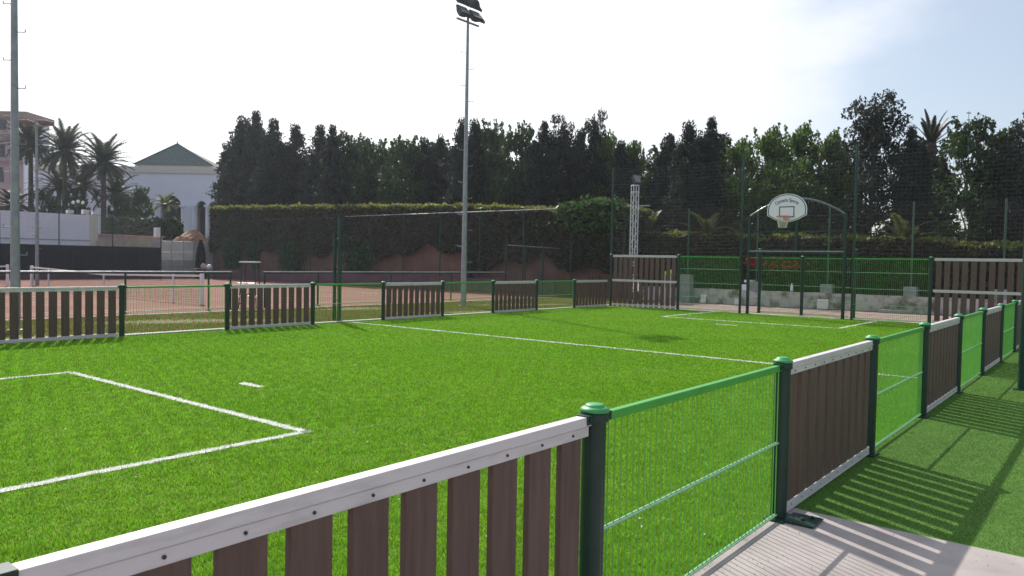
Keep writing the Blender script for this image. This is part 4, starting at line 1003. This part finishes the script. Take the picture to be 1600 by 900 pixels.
# ================================================================== TENNIS NETS
def tennis_net(x, ya, yb, label):
    t = thing('tennis_net', label, 'net', (x, ya, 0), 0, 'tennis nets on the clay'); L = yb-ya
    for v in (0, L):
        b = MB(); b.box(-.06, .06, v-.06, v+.06, 0, 1.12); ob('post', b.mesh('post', M['white']), t, bevel=.01)
    b = MB(); N = 24
    zt_ = lambda v: 1.07-.15*(1-abs(2*v/L-1)**1.0)
    for i in range(N):
        v0, v1 = L*i/N, L*(i+1)/N; z0_, z1_ = zt_(v0), zt_(v1)
        b.add([(-.02, v0, z0_-.07), (-.02, v1, z1_-.07), (-.02, v1, z1_), (-.02, v0, z0_), (.02, v0, z0_-.07), (.02, v1, z1_-.07), (.02, v1, z1_), (.02, v0, z0_)], [(0, 1, 2, 3), (7, 6, 5, 4), (3, 2, 6, 7), (0, 4, 5, 1)])
    ob('headband', b.mesh('headband', M['white']), t)
    b = MB()
    for v in np.arange(.1, L, .09): b.tube((0, v, .03), (0, v, zt_(v)-.06), .0035, n=3, cap=False)
    for z in np.arange(.05, .92, .09): b.tube((0, .06, z), (0, L-.06, z), .0035, n=3, cap=False)
    ob('netting', b.mesh('netting', M['ballnet']), t)
    for v in (L*.13, L*.5, L*.87):
        b = MB(); b.box(-.025, .025, v-.03, v+.03, 0, zt_(v)+.02); ob('strap' if v == L*.5 else 'net_stick', b.mesh('strap', M['white']), t)
tennis_net(NX, 26.1, 42.2, 'long white banded tennis net stretched across the nearer clay court')
tennis_net(NX, 45.5, 56.4, 'second tennis net at the left edge behind the floodlight mast')
# umpire chair
p = onz(422, 484); t = thing('umpire_chair', 'small umpire chair with a white top board behind the gap in the railings', 'chair', (p[0], p[1]+1.2, 0), ang)
b = MB()
for sx in (-.3, .3):
    for sy in (-.25, .25): b.tube((sx, sy, 0), (sx*.7, sy*.7, 1.55), .02, n=6)
b.tube((-.3, -.25, .1), (.25, -.25, .75), .014); b.tube((-.34, -.25, .85), (.3, -.25, .85), .018); ob('frame', b.mesh('frame', M['pole']), t)
b = MB(); b.box(-.30, .30, -.22, .22, 1.555, 1.60); ob('top_board', b.mesh('top_board', M['white']), t)
b = MB(); b.box(-.36, .36, -.28, .2, .36, .42); ob('seat', b.mesh('seat', M['white']), t)
# table with bags in the far corner
p = onz(331, 436); p = np.array([31.4, 55.6, 0]); t = thing('table', 'pale folding table in the far corner by the pink wall', 'table', (31.0, 55.4, 0), ang)
b = MB(); b.box(-.95, .6, -.35, .35, .74, .79); ob('table_top', b.mesh('table_top', M['grey']), t)
for sx in (-.85, .5):
    for sy in (-.3, .3): b = MB(); b.tube((sx, sy, 0), (sx, sy, .738), .02); ob('leg', b.mesh('leg', M['galv']), t)
for k, (dx, hh, mm, lb) in enumerate(((-.1, .42, 'pinkslab', 'pinkish bag on the pale table in the far corner'), (.35, .34, 'white', 'white bag on the right end of the pale table'))):
    b = MB(); b.lathe([(.12, 0), (.2, .05), (.22, hh*.5), (.15, hh*.85), (.04, hh)], 12); q = Vector((31.0, 55.4, .79))+Vector((Rh[0]*dx, Rh[1]*dx, 0))
    tag(ob('bag', b.mesh('bag', M[mm], smooth=True), None, q), lb, 'bag', 'bags on the table')

# ================================================================== THINGS BEYOND THE END FENCE
p = onz(1171, 476); t = thing('drinks_bin', 'white and blue box with a pale lid standing beside the left goal post', 'bin', (p[0], p[1], 0), R(-25))
b = MB(); b.box(-.25, .25, -.28, .28, .0, .2); ob('base', b.mesh('base', M['maroon']), t)
b = MB(); b.box(-.24, .24, -.27, .27, .202, .55); ob('lower_panel', b.mesh('lower_panel', M['blue']), t)
b = MB(); b.box(-.24, .24, -.27, .27, .552, .92); ob('body', b.mesh('body', M['board']), t)
b = MB(); b.box(-.2, .2, -.2, .2, 1.0, 1.13); b.box(-.05, .05, -.05, .05, .922, .998); ob('lid', b.mesh('lid', M['white']), t, bevel=.03)
for k, px in enumerate((1038, 1047)):
    p = onz(px, 474); h = onx(px, 427 if k == 0 else 425, p[0])[2]
    t = thing('marker_pole', ['slim marker pole with yellow green tip, left of the pair behind the slat panel', 'slim marker pole with yellow green tip, right of the pair behind the slat panel'][k], 'pole', (p[0], p[1], 0), 0, 'yellow tipped marker poles')
    b = MB(); b.tube((0, 0, 0), (0, 0, h), .022, n=8); ob('shaft', b.mesh('shaft', M['cord']), t)
    b = MB(); b.lathe([(.03, h+.001-.1), (.06, h-.05), (.07, h+.02), (.04, h+.09), (.01, h+.1)], 12); ob('tip', b.mesh('tip', M['yellow'], smooth=True), t)
p = onx(1073, 456, 33.1); b = MB(); b.box(-.2, .2, -.33, .33, 0, 1.25); b.box(-.22, .22, -.35, .35, 1.252, 1.30)
tag(ob('cabinet', b.mesh('cabinet', M['grey']), None, (33.1, p[1]+.1, 0), bevel=.015), 'grey utility cabinet against the whitewashed wall left of the goal', 'cabinet')
for k, (px, py, sx, sy, sz, rx, lb) in enumerate(((1097, 476, .08, .17, .40, .3, 'pale stone slab leaning on the wall left of the goal'), (1284, 484, .10, .28, .42, .15, 'white block leaning on the wall behind the goal mesh'),
                              (1401, 489, .3, .75, .12, 0, 'flat grey slab lying at the foot of the wall right of the goal'), (1150, 480, .08, .16, .3, .25, 'small pale stone leaning on the wall close to the left goal post'))):
    p = onx(px, py, WX-.28); b = MB(); b.box(-sx/2, sx/2, -sy/2*1.6, sy/2*1.6, 0, sz)
    tag(ob('stone_slab', b.mesh('stone_slab', M['chip'] if k != 2 else M['grey']), None, (WX-.2-(.25 if k == 2 else 0), p[1], 0), (0, rx, 0), bevel=.012), lb, 'stone', 'loose stones by the wall')
p = onx(1237, 452, WX+.12); b = MB(); zz = .70; b.lathe([(.05, zz), (.055, zz+.02), (.055, zz+.22), (.03, zz+.28), (.022, zz+.33), (.02, zz+.34)], 12)
t = thing('bottle', 'clear bluish bottle standing on the whitewashed wall behind the goal', 'bottle', (WX+.12, p[1], 0)); ob('body', b.mesh('body', M['board'], smooth=True), t)
b = MB(); b.lathe([(.024, zz+.341), (.024, zz+.37)], 10); ob('stopper', b.mesh('stopper', M['blue']), t)
# spiky tufts by the corner
for k, (px, py) in enumerate(((925, 452), (938, 448))):
    q = onx(px, 430, 32.4); b = MB(); g = random.Random(k)
    for i in range(46):
        a = g.uniform(0, 6.28); e = g.uniform(.5, 1.4); L = g.uniform(.8, 1.3); d = np.array([math.cos(a)*math.cos(e), math.sin(a)*math.cos(e), math.sin(e)]); s_ = np.array([-math.sin(a), math.cos(a), 0])*.03
        b.add([s_, -s_, d*L+[0, 0, -.1]], [(0, 1, 2)])
    tag(ob('yucca', b.mesh('yucca', M['palm']), None, (32.4, q[1], .3+.2*k)), ['spiky dark plant behind the mesh court fence, left of two', 'spiky dark plant behind the mesh court fence next to the corner pole'][k], 'plant', 'spiky plants by the court fence')

# ================================================================== AIR
b = MB(); b.box(-12, 175, -45, 175, -1.05, 32)
hm = bpy.data.materials.new('haze'); hm.use_nodes = True; hn = hm.node_tree.nodes; hn.remove(hn['Principled BSDF'])
pv = hn.new('ShaderNodeVolumePrincipled'); pv.inputs['Color'].default_value = (.82, .90, 1, 1); pv.inputs['Density'].default_value = HAZE; pv.inputs['Anisotropy'].default_value = .45
hm.node_tree.links.new(pv.outputs[0], hn['Material Output'].inputs['Volume'])
o = ob('haze', b.mesh('haze', hm)); o['kind'] = 'stuff'
